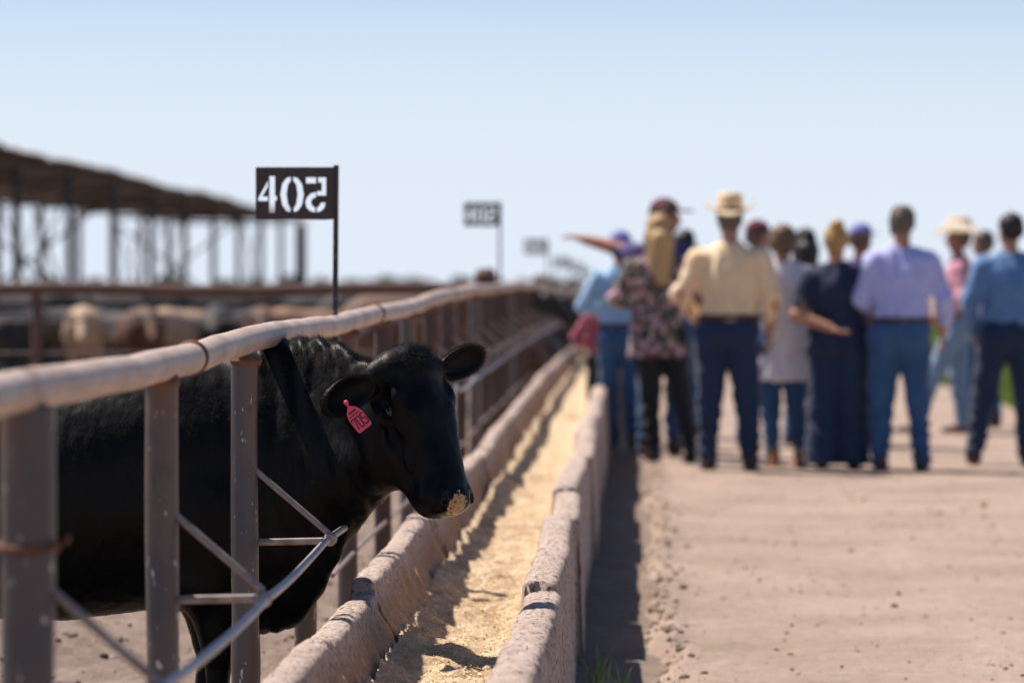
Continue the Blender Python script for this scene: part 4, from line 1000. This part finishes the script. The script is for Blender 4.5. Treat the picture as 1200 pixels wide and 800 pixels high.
    if hat == 'cap':
        s_ = SD(); s_.u(ell((0, -.005, 1.705), (.089, .105, .085))); s_.inter(halfspace((0, 0, 1.69), (0, 0, -1)), .006)
        s_.u(ell((0, .135, 1.698), (.068, .080, .010)), .008); s_.u(ell((0, -.005, 1.79), (.008, .008, .006)), .003)
        V, Fc = polygonise(s_, (-.14, -.16, 1.6), (.14, .26, 1.84), .008, project=1); ho = link('cap', mesh_np('cap', V, Fc), M[hatmat], t); ho.rotation_euler.z = ht
    if eyes:
        for q in (-1, 1):
            bmx = bmesh.new(); bmesh.ops.create_uvsphere(bmx, u_segments=10, v_segments=8, radius=.0105); me = bpy.data.meshes.new('eye'); bmx.to_mesh(me); bmx.free(); link('eye', me, M['eye'], t, loc=hr((.030*q, .086, 1.660)))
    return t
akimboL = ((-.36, -.02, 1.20), (-.22, .06, 1.00)); akimboR = ((.36, -.02, 1.20), (.22, .06, 1.00))
dnL = ((-.265, -.02, 1.15), (-.255, .06, .92)); dnR = ((.265, -.02, 1.15), (.255, .06, .92))
frL = ((-.30, .02, 1.17), (-.16, .20, 1.12)); frR = ((.30, .02, 1.17), (.16, .20, 1.12))
bkL = ((-.285, -.10, 1.12), (-.05, -.19, 1.03))
people = [
 dict(px=707, s=150, hgt=1.27, label='short person in a deep red jacket, leftmost of the group behind the trough end', shirt='maroon2', pants='blackpants', shoes='blackshoe', hair='h_brown', arms=(frL, frR), build=.95),
 dict(px=727, s=152, hgt=1.66, label='person in light blue shirt and blue cap, directly right of the deep red jacket', shirt='ltblue', pants='denim', shoes='leather', hair='h_brown', hat='cap', hatmat='capblue', arms=(frL, dnR), heading=-12, tucked=True, build=1.0, stance=((-.13, .02), (.12, -.02))),
 dict(px=779, s=158, hgt=1.88, label='tall person in a maroon cap pointing left with an outstretched arm', shirt='purple', pants='denim', shoes='leather', hair='h_brown', hat='cap', hatmat='maroon', arms=(((-.36, .10, 1.45), (-.55, .16, 1.50)), dnR), sleeves='short', head_turn=-75, skin='skin_red', eyes=True, stance=((-.13, 0), (.07, 0)), tucked=True, build=1.14),
 dict(px=771, s=163, hgt=1.77, label='person with long blonde hair and dark floral blouse in black trousers', shirt='floral', pants='blackpants', shoes='blackshoe', hair='h_blonde', hair_style='long', arms=(frL, frR), hem=.76, build=1.04, stance=((-.02, .03), (.23, -.03)), heading=3, pants_bottom=.75),
 dict(px=803, s=143, hgt=1.70, label='dark haired person in white shirt between the floral blouse and the cream shirt', shirt='white', pants='denim', shoes='leather', hair='h_black', hair_style='bob', arms=(dnL, dnR), hem=.82, build=.85),
 dict(px=855, s=170, hgt=1.84, label='person in cream shirt, dark jeans and pale straw cowboy hat seen from behind', shirt='cream', pants='denim_dark', shoes='leather', hair='h_grey', hat='cowboy', hatmat='straw', arms=(((-.315, -.05, 1.16), (-.245, .09, 1.0)), ((.285, -.03, 1.15), (.26, .08, .94))), tucked=True, build=1.16, stance=((-.145, .0), (.135, .03)), heading=0, head_turn=4),
 dict(px=888, s=150, hgt=1.74, label='person in maroon and pale cap mostly hidden right of the cream shirt shoulder', shirt='white', pants='denim', shoes='leather', hair='h_brown', hat='cap', hatmat='maroon', head_turn=-60, eyes=True, build=.9),
 dict(px=917, s=167, hgt=1.69, label='person with short brown hair in a long white tunic and tan boots', shirt='white', pants='denim', shoes='tanboot', hair='h_brown', hair_style='bob', arms=(((-.25, .05, 1.15), (-.12, .18, 1.05)), ((.25, .05, 1.15), (.12, .18, 1.05))), hem=.64, build=1.04, stance=((-.07, 0), (.13, -.03)), sleeves='short', pants_bottom=.8),
 dict(px=942, s=148, hgt=1.70, label='person with long black hair behind the white tunic and the navy shirt', shirt='pink', pants='denim', shoes='blackshoe', hair='h_black', hair_style='long', head_turn=20, build=.85),
 dict(px=979, s=169, hgt=1.68, label='person with golden hair in navy shirt holding one arm behind the back', shirt='navy', pants='denim_dark', shoes='blackshoe', hair='h_gold', hair_style='bun', arms=(bkL, ((.28, .0, 1.13), (.27, .05, .89))), sleeves='short', hem=.86, build=1.16, stance=((-.10, 0), (.13, 0)), pants_bottom=1.95),
 dict(px=1008, s=150, hgt=1.72, label='person in lavender blue cap and purple shirt behind the navy shirt', shirt='purple', pants='denim', shoes='leather', hair='h_brown', hat='cap', hatmat='capblue', head_turn=-40, eyes=True, build=.9),
 dict(px=1056, s=170, hgt=1.81, label='bareheaded person in pale lavender dress shirt tucked in blue jeans', shirt='lav', pants='denim', shoes='leather', hair='h_grey', arms=(akimboL if False else ((-.265, .0, 1.15), (-.18, .16, 1.04)), ((.285, -.01, 1.15), (.265, .08, .93))), tucked=True, build=1.10, stance=((-.14, 0), (.13, .02))),
 dict(px=1122, s=138, hgt=1.76, label='person in pink shirt and straw cowboy hat striding in faded jeans', shirt='pink', pants='denim_light', shoes='leather', hair='h_brown', hat='cowboy', hatmat='straw', heading=75, arms=(((-.30, -.05, 1.16), (-.20, .12, 1.0)), ((.30, -.03, 1.15), (.22, .14, 1.0))), skin='skin_red', eyes=True, tucked=True, stance=((-.10, .36), (.12, -.02))),
 dict(px=1150, s=133, hgt=1.72, label='grey haired person mostly hidden behind the chambray shirt shoulder', shirt='lav', pants='denim', shoes='leather', hair='h_grey', head_turn=60, build=.9),
 dict(px=1182, s=165, hgt=1.77, label='person in chambray blue shirt and dark jeans at the right edge of the group', shirt='chambray', pants='denim_dark', shoes='leather', hair='h_black', arms=(((-.29, -.01, 1.15), (-.25, .10, .95)), ((.29, 0, 1.15), (.24, .1, .96))), hem=.90, build=1.14, stance=((-.25, .02), (.12, -.02))),
]
import sys
for d in people: person(**d)
